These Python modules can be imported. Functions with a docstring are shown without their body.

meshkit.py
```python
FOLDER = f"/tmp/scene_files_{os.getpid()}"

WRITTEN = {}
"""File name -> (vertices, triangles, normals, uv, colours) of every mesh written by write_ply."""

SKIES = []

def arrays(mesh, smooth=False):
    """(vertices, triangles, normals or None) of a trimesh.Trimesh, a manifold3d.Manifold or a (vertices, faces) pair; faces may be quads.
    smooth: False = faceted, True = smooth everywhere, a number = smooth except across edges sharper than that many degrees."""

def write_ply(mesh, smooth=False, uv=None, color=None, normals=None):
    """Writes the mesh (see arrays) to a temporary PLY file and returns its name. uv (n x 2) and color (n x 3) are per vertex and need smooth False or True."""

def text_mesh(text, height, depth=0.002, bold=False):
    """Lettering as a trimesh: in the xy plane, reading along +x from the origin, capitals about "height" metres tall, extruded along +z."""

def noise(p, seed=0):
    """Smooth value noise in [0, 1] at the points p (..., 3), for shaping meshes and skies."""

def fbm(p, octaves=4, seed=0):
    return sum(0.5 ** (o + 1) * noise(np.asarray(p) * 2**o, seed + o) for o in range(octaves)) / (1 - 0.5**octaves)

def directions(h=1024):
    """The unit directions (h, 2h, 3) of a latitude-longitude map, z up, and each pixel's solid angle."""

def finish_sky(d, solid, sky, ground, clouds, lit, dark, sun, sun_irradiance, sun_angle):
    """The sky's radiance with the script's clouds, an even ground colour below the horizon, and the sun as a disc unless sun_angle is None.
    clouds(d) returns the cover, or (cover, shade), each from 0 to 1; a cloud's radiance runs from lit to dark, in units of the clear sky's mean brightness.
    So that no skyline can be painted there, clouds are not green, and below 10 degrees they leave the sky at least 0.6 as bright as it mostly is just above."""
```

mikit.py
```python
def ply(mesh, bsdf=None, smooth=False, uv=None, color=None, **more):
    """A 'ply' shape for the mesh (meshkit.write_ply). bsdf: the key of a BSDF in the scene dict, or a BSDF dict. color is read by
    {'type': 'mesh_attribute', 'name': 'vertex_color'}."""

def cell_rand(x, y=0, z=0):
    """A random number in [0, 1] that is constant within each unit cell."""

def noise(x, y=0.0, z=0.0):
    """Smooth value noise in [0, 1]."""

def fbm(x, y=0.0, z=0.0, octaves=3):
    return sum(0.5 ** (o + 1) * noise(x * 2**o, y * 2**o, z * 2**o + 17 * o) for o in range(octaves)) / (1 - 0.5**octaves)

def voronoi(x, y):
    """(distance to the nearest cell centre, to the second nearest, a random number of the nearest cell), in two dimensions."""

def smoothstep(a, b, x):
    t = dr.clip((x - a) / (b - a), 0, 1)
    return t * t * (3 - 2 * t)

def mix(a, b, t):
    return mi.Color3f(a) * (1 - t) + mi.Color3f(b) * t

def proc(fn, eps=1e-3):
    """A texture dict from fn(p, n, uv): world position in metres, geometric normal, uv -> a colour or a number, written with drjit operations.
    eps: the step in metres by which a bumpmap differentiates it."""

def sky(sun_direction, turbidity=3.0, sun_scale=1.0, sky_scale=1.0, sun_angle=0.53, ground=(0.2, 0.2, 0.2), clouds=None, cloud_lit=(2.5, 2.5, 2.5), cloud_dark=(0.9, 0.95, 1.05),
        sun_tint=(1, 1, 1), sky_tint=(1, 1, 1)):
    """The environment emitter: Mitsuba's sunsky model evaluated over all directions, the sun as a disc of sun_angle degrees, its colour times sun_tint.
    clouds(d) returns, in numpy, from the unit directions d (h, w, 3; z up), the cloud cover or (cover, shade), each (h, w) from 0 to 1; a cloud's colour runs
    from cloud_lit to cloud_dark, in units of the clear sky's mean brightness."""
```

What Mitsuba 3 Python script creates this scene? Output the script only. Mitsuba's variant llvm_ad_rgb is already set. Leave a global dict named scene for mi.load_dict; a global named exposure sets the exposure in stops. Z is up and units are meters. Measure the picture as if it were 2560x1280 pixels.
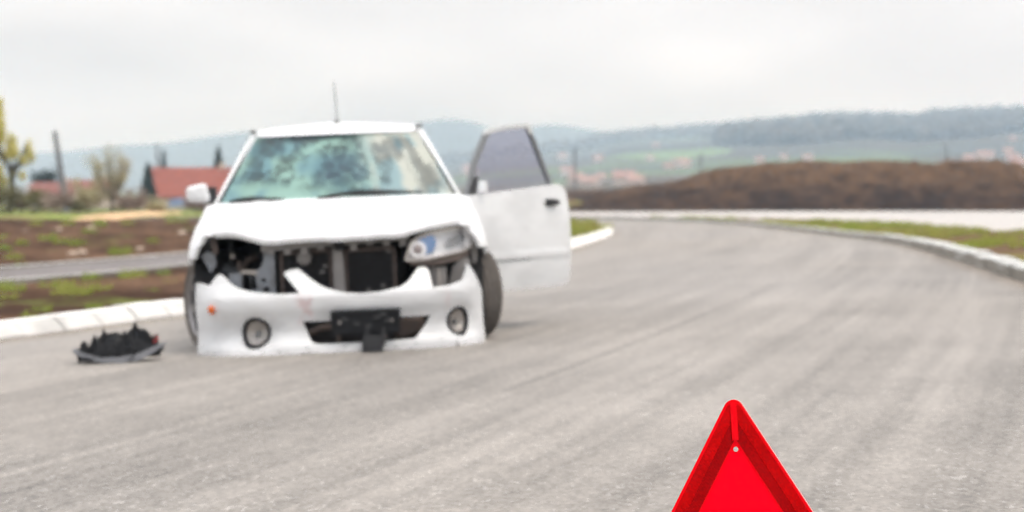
import math, random
import numpy as np, trimesh, manifold3d as m3, shapely, shapely.geometry as sg
from shapely import affinity
from scipy.spatial import Delaunay
from scipy.interpolate import PchipInterpolator
import drjit as dr
import mitsuba as mi
import mikit, meshkit
from mikit import proc, noise, fbm, voronoi, cell_rand, smoothstep, mix

T = mi.ScalarTransform4f
rng = np.random.default_rng(7)
scene, labels = {}, {}

# ------------------------------------------------------------------ camera, sky, exposure, air
CAM_H, F = 0.87, 5000.0                      # eye height; focal length in photo pixels
PITCH = math.atan(140 / F)
FW = np.array([0, math.cos(PITCH), -math.sin(PITCH)])
UP = np.array([0, math.sin(PITCH), math.cos(PITCH)])
scene['camera'] = {'type': 'thinlens', 'fov': 2 * math.degrees(math.atan(1280 / F)), 'fov_axis': 'x',
                   'aperture_radius': 0.0086, 'focus_distance': 4.35, 'near_clip': 0.1, 'far_clip': 40000.0,
                   'to_world': T().look_at(origin=[0, 0, CAM_H], target=[0, math.cos(PITCH), CAM_H - math.sin(PITCH)], up=[0, 0, 1]),
                   'medium': {'type': 'ref', 'id': 'air'}}
exposure = 2.70


def clouds(d):
    z = np.maximum(d[..., 2], 0.0) + 0.12
    p = np.stack([d[..., 0] / z * 0.9, d[..., 1] / z * 0.55, z * 0 + 3.3], -1)
    n = meshkit.fbm(p * 1.25 + 44.4, 5, 3)
    el = np.maximum(d[..., 2], 0.0)              # an overcast sky is brightest overhead
    shade = np.clip(0.74 - 0.70 * el + (n - 0.48) * 0.95, 0, 1)
    return np.ones_like(n), shade


scene['sky'] = mikit.sky((0.35, -0.25, 0.9), turbidity=4, sun_scale=0.16, sun_angle=25, clouds=clouds,
                         sun_tint=(0.95, 1.0, 1.06), cloud_lit=(2.44, 2.47, 2.58), cloud_dark=(0.985, 0.935, 0.915), ground=(0.2, 0.19, 0.17))
scene['air'] = {'type': 'homogeneous', 'albedo': {'type': 'rgb', 'value': [0.925, 0.972, 1.0]},
                'sigma_t': {'type': 'rgb', 'value': [0.00024, 0.000305, 0.00038]}}


# ------------------------------------------------------------------ helpers
def numbered(name):
    if name not in labels and name not in scene:
        return name
    k = 1
    while f'{name}_{k:03d}' in labels or f'{name}_{k:03d}' in scene:
        k += 1
    return f'{name}_{k:03d}'


def obj(name, mesh, mat, parent=None, smooth=False, xf=None, label=None, cat=None, group=None, kind=None, **kw):
    key = numbered(f'{parent}__{name}' if parent else name)
    d = mesh if isinstance(mesh, dict) else mikit.ply(mesh, mat, smooth=smooth, **kw)
    if xf is not None:
        d = {**d, 'to_world': T(np.asarray(xf).tolist())}
    scene[key] = d
    if label or cat or kind or group:
        labels[key] = {k: v for k, v in (('label', label), ('category', cat), ('group', group), ('kind', kind)) if v}
    return key


def thing(name, label, cat, group=None, kind=None):
    key = numbered(name)
    labels[key] = {k: v for k, v in (('label', label), ('category', cat), ('group', group), ('kind', kind)) if v}
    return key


def cat_(*ms):
    return trimesh.util.concatenate([tri(m) for m in ms])


def tri(m):
    if isinstance(m, m3.Manifold):
        q = m.to_mesh()
        return trimesh.Trimesh(q.vert_properties[:, :3], q.tri_verts, process=False)
    if isinstance(m, tuple):
        v, f = np.asarray(m[0], float), np.asarray(m[1], int)
        if f.shape[1] == 4:
            f = np.vstack([f[:, [0, 1, 2]], f[:, [0, 2, 3]]])
        return trimesh.Trimesh(v, f, process=False)
    return m


def man(m):
    m = tri(m)
    return m3.Manifold(m3.Mesh(np.asarray(m.vertices, np.float32), np.asarray(m.faces, np.uint32)))


def grid(us, vs, fn, flip=False):
    U, V = np.meshgrid(us, vs, indexing='ij')
    P = np.stack(fn(U, V), -1).reshape(-1, 3)
    n, k = len(us), len(vs)
    i, j = np.meshgrid(np.arange(n - 1), np.arange(k - 1), indexing='ij')
    a = (i * k + j).ravel()
    q = np.stack([a, a + k, a + k + 1, a + 1], 1)
    return tri((P, q[:, ::-1] if flip else q))


def shell(g, off):
    """closed solid from an open sheet mesh and a second copy moved by off (vector or per-vertex)."""
    v, f = g.vertices, g.faces
    e = np.sort(np.vstack([f[:, [0, 1]], f[:, [1, 2]], f[:, [2, 0]]]), 1)
    de = np.vstack([f[:, [0, 1]], f[:, [1, 2]], f[:, [2, 0]]])
    _, inv, cnt = np.unique(e, axis=0, return_inverse=True, return_counts=True)
    b = de[cnt[inv.ravel()] == 1]
    n = len(v)
    side = np.vstack([np.stack([b[:, 1], b[:, 0], b[:, 0] + n], 1), np.stack([b[:, 1], b[:, 0] + n, b[:, 1] + n], 1)])
    return trimesh.Trimesh(np.vstack([v, v + off]), np.vstack([f, f[:, ::-1] + n, side]), process=False)


def loft(secs):
    """closed solid from closed polygon sections with equal vertex counts (capped by fans around the mean)."""
    S = np.asarray(secs, float)
    n, k = S.shape[:2]
    v = [S.reshape(-1, 3), S[0].mean(0)[None], S[-1].mean(0)[None]]
    f = []
    for i in range(n - 1):
        for j in range(k):
            a, b = i * k + j, i * k + (j + 1) % k
            f += [[a, b, b + k], [a, b + k, a + k]]
    for j in range(k):
        f += [[(j + 1) % k, j, n * k], [(n - 1) * k + j, (n - 1) * k + (j + 1) % k, n * k + 1]]
    m = trimesh.Trimesh(np.vstack(v), f, process=False)
    if m.volume < 0:
        m.invert()
    return m


def tube(pts, r, sides=8, cap=True):
    p = np.asarray(pts, float)
    r = np.broadcast_to(np.asarray(r, float), (len(p),))
    t = np.gradient(p, axis=0)
    t /= np.linalg.norm(t, axis=1, keepdims=True) + 1e-12
    ref = np.array([0, 0, 1.0]) if abs(t[0, 2]) < 0.9 else np.array([1.0, 0, 0])
    a = np.cross(t, ref); a /= np.linalg.norm(a, axis=1, keepdims=True) + 1e-12
    b = np.cross(t, a)
    an = np.arange(sides) * 2 * np.pi / sides
    R = p[:, None] + r[:, None, None] * (np.cos(an)[None, :, None] * a[:, None] + np.sin(an)[None, :, None] * b[:, None])
    return loft(R)


def rbox(x0, x1, y0, y1, z0, z1, b=0.004):
    pts = []
    for sx in (0, 1):
        for sy in (0, 1):
            for sz in (0, 1):
                c = np.array([[x0, x1][sx], [y0, y1][sy], [z0, z1][sz]], float)
                s = np.array([1 - 2 * sx, 1 - 2 * sy, 1 - 2 * sz]) * b
                pts += [c + s * [1, 1, 0], c + s * [1, 0, 1], c + s * [0, 1, 1]]
    return tri(m3.Manifold.hull_points(np.array(pts)))


def hull(pts):
    return m3.Manifold.hull_points(np.asarray(pts, float))


def prism(poly, a, b, axis):
    """shapely polygon extruded along an axis: 'y' -> polygon is (x,z); 'x' -> polygon is (y,z); 'z'."""
    geoms = list(getattr(poly, 'geoms', [poly]))
    out = []
    for g in geoms:
        m = trimesh.creation.extrude_polygon(g, b - a, engine='earcut')
        v = m.vertices.copy()
        if axis == 'y':
            m = trimesh.Trimesh(np.stack([v[:, 0], b - v[:, 2], v[:, 1]], 1), m.faces, process=False)
        elif axis == 'x':
            m = trimesh.Trimesh(np.stack([a + v[:, 2], v[:, 0], v[:, 1]], 1), m.faces, process=False)
        else:
            m.vertices = np.stack([v[:, 0], v[:, 1], a + v[:, 2]], 1)
        if m.volume < 0:
            m.invert()
        out.append(m)
    return out[0] if len(out) == 1 else trimesh.util.concatenate(out)


def poly(*pts, r=0.0):
    p = sg.Polygon(pts).buffer(0)
    return p.buffer(-r).buffer(2 * r).buffer(-r) if r else p


def plate(p, y0, y1, res=0.04, warp=None):
    """an (x,z) polygon made a plate between y0 and y1, refined, then warped by fn(v)->v."""
    m = man(prism(p, y0, y1, 'y')).refine_to_length(res)
    m = tri(m)
    if warp is not None:
        m.vertices = warp(np.array(m.vertices))
    return m


def lathe(prof, n=40):
    """profile of (radius, height) revolved about z."""
    return trimesh.creation.revolve(np.asarray(prof, float), sections=n)


def xfm(m, R=None, t=(0, 0, 0)):
    m = tri(m).copy()
    if R is not None:
        m.vertices = m.vertices @ np.asarray(R).T
    m.vertices = m.vertices + np.asarray(t)
    return m


def rot(axis, deg):
    return trimesh.transformations.rotation_matrix(math.radians(deg), axis)[:3, :3]


def bank(y):
    t = np.clip((np.asarray(y, float) - 18) / 34, 0, 1)
    return 0.04 * (1 - t * t * (3 - 2 * t))


def zg(x, y):                                # the banked carriageway levels out with distance
    return bank(y) * np.clip(x, -5.0, 7.0)


def ray(px, py):
    d = FW + np.array([1, 0, 0]) * (px - 1280) / F + UP * (640 - py) / F
    return d / d[1]


def at(px, py, Y):                           # the point seen at a photo pixel at depth Y
    return np.array([0, 0, CAM_H]) + ray(px, py) * Y


def ground(px, py, h=0.0):                   # where that line of sight meets the ground (raised by h)
    d = ray(px, py)
    lo, hi = 1.0, 900.0
    for _ in range(60):
        mid = (lo + hi) / 2
        p = np.array([0, 0, CAM_H]) + d * mid
        if p[2] > zg(p[0], p[1]) + h:
            lo = mid
        else:
            hi = mid
    return np.array([0, 0, CAM_H]) + d * lo


# ------------------------------------------------------------------ materials
def pri(base, rough=0.5, **k):
    b = base if isinstance(base, dict) else {'type': 'rgb', 'value': list(base)}
    return {'type': 'principled', 'base_color': b, 'roughness': rough, **k}


def two(b):
    return {'type': 'twosided', 'bsdf': b}


def bump(b, fn, scale, eps=1e-3):
    return {'type': 'bumpmap', 'arbitrary': proc(fn, eps), 'scale': scale, 'bsdf': b}


def lane(p):                                 # distance across the curve of the road, for the wheel-polished streaks
    return p.x - (0.33 * p.y - 0.0024 * p.y * p.y)


KLP = np.polyfit([10, 14.5, 16.9, 20.5, 25, 30, 35, 42, 49], [-5.45, -3.70, -2.77, -1.55, -0.4, 0.45, 1.08, 1.80, 2.42], 4)
KRP = np.polyfit([6, 12, 17, 22, 30, 42, 55], [3.5, 3.85, 4.35, 4.95, 5.95, 7.30, 8.05], 4)


def along(c, y):
    y = dr.clip(y, 6.0, 50.0)
    return (((float(c[0]) * y + float(c[1])) * y + float(c[2])) * y + float(c[3])) * y + float(c[4])


def road_col(p, n, uv):
    c = lane(p)
    streak = fbm(c * 2.2, p.y * 0.10, 1.0, 4)
    fine = fbm(c * 15.0, p.y * 0.30, 5.0, 3)
    mott = fbm(p.x * 1.3, p.y * 1.3, 2.0, 3)
    grit = noise(p.x * 55, p.y * 28, 0.0) * 0.35 + noise(p.x * 105, p.y * 52, 7.0) * 0.40 + noise(p.x * 190, p.y * 190, 3.0) * 0.25
    lump = fbm(p.x * 9, p.y * 4.5, 4.0, 2)
    lum = 0.79 + 0.32 * (streak - 0.5) + 0.33 * (fine - 0.5) + 0.30 * (mott - 0.5) + 0.60 * (grit - 0.5) + 0.10 * (lump - 0.5)
    # darker wheel path and the sawn joint that follows the curve
    lum = lum - 0.15 * smoothstep(0.22, 0.04, dr.abs(c + 3.66)) * smoothstep(11.5, 8.5, p.y) * (0.5 + noise(p.y * 0.8, 3.0)) - 0.07 * smoothstep(0.30, 0.06, dr.abs(c + 1.35))
    lum = lum + 0.10 * smoothstep(0.07, 0.02, dr.abs(c + 3.90 + 0.04 * (noise(p.y * 1.5, 5.0) - 0.5))) * smoothstep(0.45, 0.6, noise(p.y * 0.9, 8.0))
    lum = lum - 0.06 * smoothstep(0.20, 0.04, dr.abs(c + 2.45)) * noise(p.y * 0.5, 6.0)
    seam = dr.abs(c + 2.83 + 0.02 * (noise(p.y * 2, 1.0) - 0.5))
    on = smoothstep(8.6, 9.6, p.y) * smoothstep(19.0, 17.0, p.y)
    lum = lum - on * 0.25 * smoothstep(0.045, 0.010, seam) + on * 0.06 * smoothstep(0.05, 0.02, dr.abs(c + 2.91))
    w = noise(p.x * 0.5, p.y * 0.22, 8.0)
    col = mix((0.290, 0.265, 0.238), (0.287, 0.268, 0.250), w)
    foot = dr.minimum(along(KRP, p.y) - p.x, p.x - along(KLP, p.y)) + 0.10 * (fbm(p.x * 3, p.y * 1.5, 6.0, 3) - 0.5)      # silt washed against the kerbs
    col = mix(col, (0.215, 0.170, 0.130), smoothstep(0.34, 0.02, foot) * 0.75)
    stone = smoothstep(0.84, 0.90, noise(p.x * 60, p.y * 40, 9.0)) * 0.09
    return col * lum + mi.Color3f(stone)


def road_bump(p, n, uv):
    return noise(p.x * 110, p.y * 110, 0.0) + 0.6 * noise(p.x * 230, p.y * 230, 3.0)


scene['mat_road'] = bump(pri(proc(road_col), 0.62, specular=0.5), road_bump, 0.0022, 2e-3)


def concrete_col(p, n, uv):
    v = 0.9 + 0.25 * (fbm(p.x * 0.3, p.y * 0.3, 0.0, 3) - 0.5) + 0.1 * (noise(p.x * 8, p.y * 8, p.z * 8) - 0.5)
    return mi.Color3f(0.385, 0.37, 0.355) * v


scene['mat_slab_road'] = pri(proc(concrete_col), 0.9, specular=0.2)


def stone_col(p, n, uv):
    v = 1.0 + 0.22 * (fbm(p.x * 5, p.y * 5, p.z * 9, 3) - 0.5) + 0.12 * (noise(p.x * 60, p.y * 60, p.z * 60) - 0.5)
    v = v - 0.18 * smoothstep(0.62, 0.80, fbm(p.x * 2.3, p.y * 2.3, 4.0, 3))
    return v


scene['mat_kerb_white'] = pri(proc(lambda p, n, uv: mi.Color3f(0.66, 0.655, 0.635) * stone_col(p, n, uv)), 0.8)
scene['mat_kerb_grey'] = pri(proc(lambda p, n, uv: mix(mi.Color3f(0.42, 0.425, 0.415), (0.20, 0.185, 0.16), smoothstep(0.65, 0.35, n.z) * (0.35 + 0.65 * smoothstep(0.2, 0.55, fbm(p.x * 2, p.y * 2, p.z * 12, 3)))) * stone_col(p, n, uv)), 0.85)  # steep faces darkened: shade painted into the colour, with some weathering
scene['mat_path'] = pri(proc(lambda p, n, uv: mi.Color3f(0.145, 0.132, 0.131) * (0.9 + 0.3 * (fbm(p.x * 1.5, p.y * 1.5, 0.0, 3) - 0.5))), 0.9)


def soil_col(p, n, uv):
    a = fbm(p.x * 1.1, p.y * 0.8, 3.0, 4)
    b = noise(p.x * 14, p.y * 14, p.z * 14)
    col = mix((0.038, 0.020, 0.0125), (0.098, 0.057, 0.035), smoothstep(0.3, 0.7, a))
    col = col * (0.75 + 0.5 * b)
    g = smoothstep(0.72, 0.84, fbm(p.x * 0.9 + 7, p.y * 0.55, 9.0, 4))
    return mix(col, (0.105, 0.125, 0.030), g * 0.65)


scene['mat_soil'] = pri(proc(soil_col), 0.95, specular=0.1)


def turf_col(p, n, uv):
    a = fbm(p.x * 0.7, p.y * 0.4, 1.0, 4)
    return mix((0.095, 0.060, 0.036), (0.135, 0.135, 0.035), smoothstep(0.50, 0.68, a)) * (0.8 + 0.4 * noise(p.x * 6, p.y * 6, 0.0))


scene['mat_turf'] = pri(proc(turf_col), 0.95, specular=0.1)
scene['mat_sand'] = pri(proc(lambda p, n, uv: mi.Color3f(0.46, 0.32, 0.19) * (0.85 + 0.3 * fbm(p.x * 0.5, p.y * 0.5, 0.0, 3))), 0.95, specular=0.1)


def plain_col(p, n, uv):
    a = fbm(p.x * 0.012, p.y * 0.010, 1.0, 4)
    col = mix((0.10, 0.075, 0.045), (0.10, 0.135, 0.035), smoothstep(0.4, 0.6, a))
    return col * (0.8 + 0.4 * fbm(p.x * 0.15, p.y * 0.1, 0.0, 3))


scene['mat_plain'] = pri(proc(plain_col), 0.95, specular=0.1)


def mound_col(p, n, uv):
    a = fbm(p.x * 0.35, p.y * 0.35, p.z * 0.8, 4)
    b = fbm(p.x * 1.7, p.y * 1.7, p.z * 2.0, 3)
    crest_light = smoothstep(0.9, 3.4, p.z + 2.4 * (a - 0.5) + 1.2 * (b - 0.5))      # lighter towards the top: light on the crest painted into the colour
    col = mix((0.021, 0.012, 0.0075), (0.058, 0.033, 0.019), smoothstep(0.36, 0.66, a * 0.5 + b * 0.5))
    col = mix(col, (0.104, 0.059, 0.030), crest_light * (0.45 + 0.45 * smoothstep(0.3, 0.6, b)))
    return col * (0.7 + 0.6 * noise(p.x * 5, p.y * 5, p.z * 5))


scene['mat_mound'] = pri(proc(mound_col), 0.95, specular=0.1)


def hill_col(p, n, uv):
    plots = voronoi(p.x * 0.0052 + 1.5 * noise(p.x * 0.003, p.y * 0.003, 0.0), p.y * 0.0030)[2]
    wood = smoothstep(0.46, 0.56, fbm(p.x * 0.0022, p.y * 0.0012, 5.0, 4))
    field = mix((0.085, 0.072, 0.055), (0.105, 0.145, 0.06), smoothstep(0.35, 0.6, plots))
    field = mix(field, (0.21, 0.20, 0.14), smoothstep(0.82, 0.86, plots))
    meadow = smoothstep(1.0, 0.7, dr.square((p.x - 128) / 62) + dr.square((p.y - 1700) / 170))
    wood = wood * (1 - meadow)
    field = mix(field, (0.13, 0.19, 0.10), meadow)
    return mix(field, (0.075, 0.082, 0.078), wood) * (0.8 + 0.4 * fbm(p.x * 0.03, p.y * 0.02, 0.0, 3))


scene['mat_hill'] = pri(proc(hill_col), 0.95, specular=0.0)
scene['mat_far_hill'] = pri(proc(lambda p, n, uv: mi.Color3f(0.035, 0.045, 0.035) * (0.7 + 0.6 * fbm(p.x * 0.004, p.y * 0.004, p.z * 0.006, 4))), 0.95, specular=0.0)
scene['mat_wood'] = pri(proc(lambda p, n, uv: mix((0.070, 0.078, 0.072), (0.120, 0.112, 0.098), cell_rand(p.x * 0.05, p.y * 0.05, 0.0))), 0.95, specular=0.0)


def leaf(c, tr=0.7):
    return {'type': 'principledthin', 'base_color': c if isinstance(c, dict) else {'type': 'rgb', 'value': list(c)}, 'roughness': 0.7, 'diff_trans': tr, 'spec_trans': 0.0}


def vary(c1, c2, s):
    return proc(lambda p, n, uv: mix(c1, c2, noise(p.x * s, p.y * s, p.z * s)))


scene['mat_grass'] = leaf(vary((0.42, 0.42, 0.12), (0.28, 0.40, 0.08), 1.7), 1.3)
scene['mat_spring_leaf'] = leaf(vary((0.82, 0.76, 0.36), (0.70, 0.66, 0.26), 1.5), 1.3)
scene['mat_twig'] = leaf(vary((0.58, 0.54, 0.33), (0.46, 0.40, 0.28), 1.5), 1.0)
scene['mat_brown_leaf'] = leaf(vary((0.46, 0.37, 0.31), (0.26, 0.20, 0.17), 1.0), 0.9)
scene['mat_olive_leaf'] = leaf(vary((0.28, 0.27, 0.12), (0.19, 0.17, 0.09), 1.0), 0.7)
scene['mat_conifer'] = leaf(vary((0.032, 0.052, 0.046), (0.05, 0.072, 0.058), 1.0), 0.3)
scene['mat_bark'] = pri((0.060, 0.052, 0.038), 0.9)
scene['mat_pole'] = pri((0.17, 0.175, 0.185), 0.8)
scene['mat_roof_red'] = pri(proc(lambda p, n, uv: mix((0.33, 0.098, 0.068), (0.20, 0.064, 0.048), fbm(p.x * 1.2, p.y * 1.2, p.z * 3, 3))), 0.85)
scene['mat_roof_pink'] = pri(proc(lambda p, n, uv: mix((0.42, 0.27, 0.225), (0.33, 0.20, 0.17), cell_rand(p.x * 0.05, p.y * 0.05, 0.0))), 0.85)
scene['mat_roof_dark'] = pri((0.20, 0.075, 0.060), 0.85)
scene['mat_plaster'] = pri(proc(lambda p, n, uv: mix((0.56, 0.47, 0.40), (0.47, 0.40, 0.34), fbm(p.x, p.y, p.z, 3))), 0.9)
scene['mat_plaster_white'] = pri((0.62, 0.60, 0.57), 0.9)
scene['mat_window_dark'] = pri((0.03, 0.035, 0.04), 0.15)
scene['mat_blue_sheet'] = pri((0.10, 0.15, 0.25), 0.5)
scene['mat_pale_stone'] = pri((0.42, 0.33, 0.26), 0.9)


# ------------------------------------------------------------------ ground, roads, verges
KL = np.array([(-11.2, -4), (-9.4, 0), (-7.4, 5), (-5.45, 10), (-3.70, 14.5), (-2.77, 16.9), (-1.55, 20.5), (-0.4, 25), (0.45, 30), (1.08, 35), (1.80, 42),
               (2.42, 49), (2.78, 55), (2.98, 61), (2.92, 67), (2.55, 73), (1.6, 78), (-0.5, 82), (-6, 85), (-16, 87.5)])
KR = np.array([(3.2, -4), (3.3, 0), (3.5, 6), (3.85, 12), (4.35, 17), (4.95, 22), (5.95, 30), (7.30, 42), (8.05, 55), (8.05, 69), (7.2, 80), (5.8, 87), (3.6, 92), (-3, 96), (-16, 99)])


def smooth_line(P, step):
    P = np.asarray(P, float)
    s = np.concatenate([[0], np.cumsum(np.linalg.norm(np.diff(P, axis=0), axis=1))])
    f = PchipInterpolator(s, P)
    n = max(2, int(round(s[-1] / step)) + 1)
    return f(np.linspace(0, s[-1], n))


def normals2(L):
    t = np.gradient(L, axis=0)
    t /= np.linalg.norm(t, axis=1, keepdims=True)
    return t, np.stack([t[:, 1], -t[:, 0]], 1)   # tangent, right-hand normal


def sheet(P, step, zfn):
    """an irregular triangulated sheet over a plan polygon; step(x, y) = local point spacing."""
    p = P if isinstance(P, sg.Polygon) else sg.Polygon(P).buffer(0)
    bx = np.array(p.exterior.segmentize(1.5).coords)[:-1]
    x0, y0, x1, y1 = p.bounds
    r = np.random.default_rng(3)
    pts = [bx]
    y = y0
    while y < y1:
        s = step(0, max(abs(y), 3))
        xs = np.arange(x0, x1, s)
        q = np.stack([xs + r.uniform(-.3, .3, len(xs)) * s, np.full(len(xs), y) + r.uniform(-.3, .3, len(xs)) * s], 1)
        pts.append(q)
        y += s
    q = np.vstack(pts[1:])
    q = q[shapely.contains_xy(p.buffer(-0.04), q[:, 0], q[:, 1])]
    A = np.vstack([bx, q])
    t = Delaunay(A).simplices
    c = A[t].mean(1)
    t = t[shapely.contains_xy(p, c[:, 0], c[:, 1])]
    v = np.column_stack([A, zfn(A[:, 0], A[:, 1])])
    m = trimesh.Trimesh(v, t, process=False)
    if m.face_normals[:, 2].mean() < 0:
        m.invert()
    return m


def wob(x, y, s, o=4, seed=0):
    return meshkit.fbm(np.stack([x * s, y * s, x * 0 + .5], -1), o, seed) - 0.5


kl, kr = smooth_line(KL, 0.5), smooth_line(KR, 1.0)
road = np.vstack([kl, kr[::-1]])
obj('road', sheet(road, lambda x, y: max(0.6, y * 0.03), zg), 'mat_road', smooth=True, kind='structure', label='pale grey worn asphalt road curving away to the left')

# base terrain under everything, out to where the hills rise
rr = np.concatenate([np.linspace(0, 60, 21), np.geomspace(70, 900, 26)])
base = grid(rr, np.linspace(0, 2 * np.pi, 73), lambda r, a: (r * np.sin(a), r * np.cos(a), zg(r * np.sin(a), r * np.cos(a)) - 0.10 - 0.0 * r), flip=True)
obj('ground', base, 'mat_plain', smooth=True, kind='structure', label='flat farmland reaching back to the hills')

PATH_IN = np.array([(-13.4, 3), (-11.4, 8), (-8.1, 15.5), (-5.85, 22.6), (-4.45, 27), (-3.1, 32), (-2.0, 38), (-1.4, 46), (-1.6, 56), (-3, 66), (-7, 76), (-14, 82)])
pin = smooth_line(PATH_IN, 1.0)
_, pn = normals2(pin)
pout = pin - pn * 2.15
path_poly = np.vstack([pin, pout[::-1]])
zv = lambda x, y: zg(x, y) + 0.085
obj('path', sheet(path_poly, lambda x, y: 1.0, lambda x, y: zv(x, y) + 0.03), 'mat_path', smooth=True, kind='structure', label='narrow grey footpath beyond the roadside verge')


def ribbon(line, o0, o1, z0, z1, zf):
    t, n = normals2(line)
    secs = []
    for i in range(len(line)):
        a, b = line[i] + n[i] * o0, line[i] + n[i] * o1
        za, zb = zf(*a), zf(*b)
        secs.append([(a[0], a[1], za + z0), (b[0], b[1], zb + z0), (b[0], b[1], zb + z1), (a[0], a[1], za + z1)])
    return loft(secs)


pe = thing('path_kerb', 'low pale kerbs on both edges of the footpath', None, kind='structure')
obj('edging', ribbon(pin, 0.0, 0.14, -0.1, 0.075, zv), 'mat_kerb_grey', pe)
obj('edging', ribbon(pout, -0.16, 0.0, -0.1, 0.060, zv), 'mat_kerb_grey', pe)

# verge between kerb and path, and the far half of the island
t_, n_ = normals2(kl)
kl_in = kl - n_ * 0.25
vl = sg.Polygon(np.vstack([kl_in[kl_in[:, 1] > 2][:], pin[::-1] + pn[::-1] * 0.15])).buffer(0)
vl = max(getattr(vl, 'geoms', [vl]), key=lambda g: g.area)


def z_verge(x, y):
    e = np.clip(np.array([vl.exterior.distance(sg.Point(a, b)) for a, b in zip(np.atleast_1d(x), np.atleast_1d(y))]) / 0.7, 0, 1)
    return zv(x, y) + 0.015 + e * (0.05 + 0.16 * wob(x, y, 1.4, 4, 1) + 0.07 * wob(x, y, 6, 2, 5))


obj('verge', sheet(vl, lambda x, y: max(0.13, y * 0.008), z_verge), 'mat_soil', smooth=True, kind='structure', label='rough soil verge with grass tufts behind the white kerb')

field = sg.Polygon(np.vstack([pout[::-1] - pn[::-1] * 0.12, [(-13, -3), (-45, -3), (-45, 72), (-30, 76), (-22, 79), (-14, 86)]])).buffer(0)
field = max(getattr(field, 'geoms', [field]), key=lambda g: g.area)
obj('field', sheet(field, lambda x, y: max(0.25, y * 0.010), lambda x, y: zv(x, y) - 0.02 + 0.34 * wob(x, y, 0.7, 4, 2) + 0.12 * wob(x, y, 4, 2, 6)), 'mat_soil', smooth=True,
    kind='structure', label='bare brown field dotted with weeds beyond the footpath')
grass_far = sg.Polygon([(-45, 72), (-30, 76), (-22, 79), (-14, 86), (-14, 110), (-60, 132), (-80, 100)])
obj('meadow', sheet(grass_far, lambda x, y: 2.5, lambda x, y: 0.10 + 0.35 * wob(x, y, 0.2, 3, 3)), 'mat_meadow', smooth=True, kind='structure', label='strip of green grass at the back of the field')
sp = [ground(*q)[:2] for q in ((120, 561), (300, 556), (452, 545), (455, 527), (300, 538), (150, 550))]
spp = sg.Polygon(sp)
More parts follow.
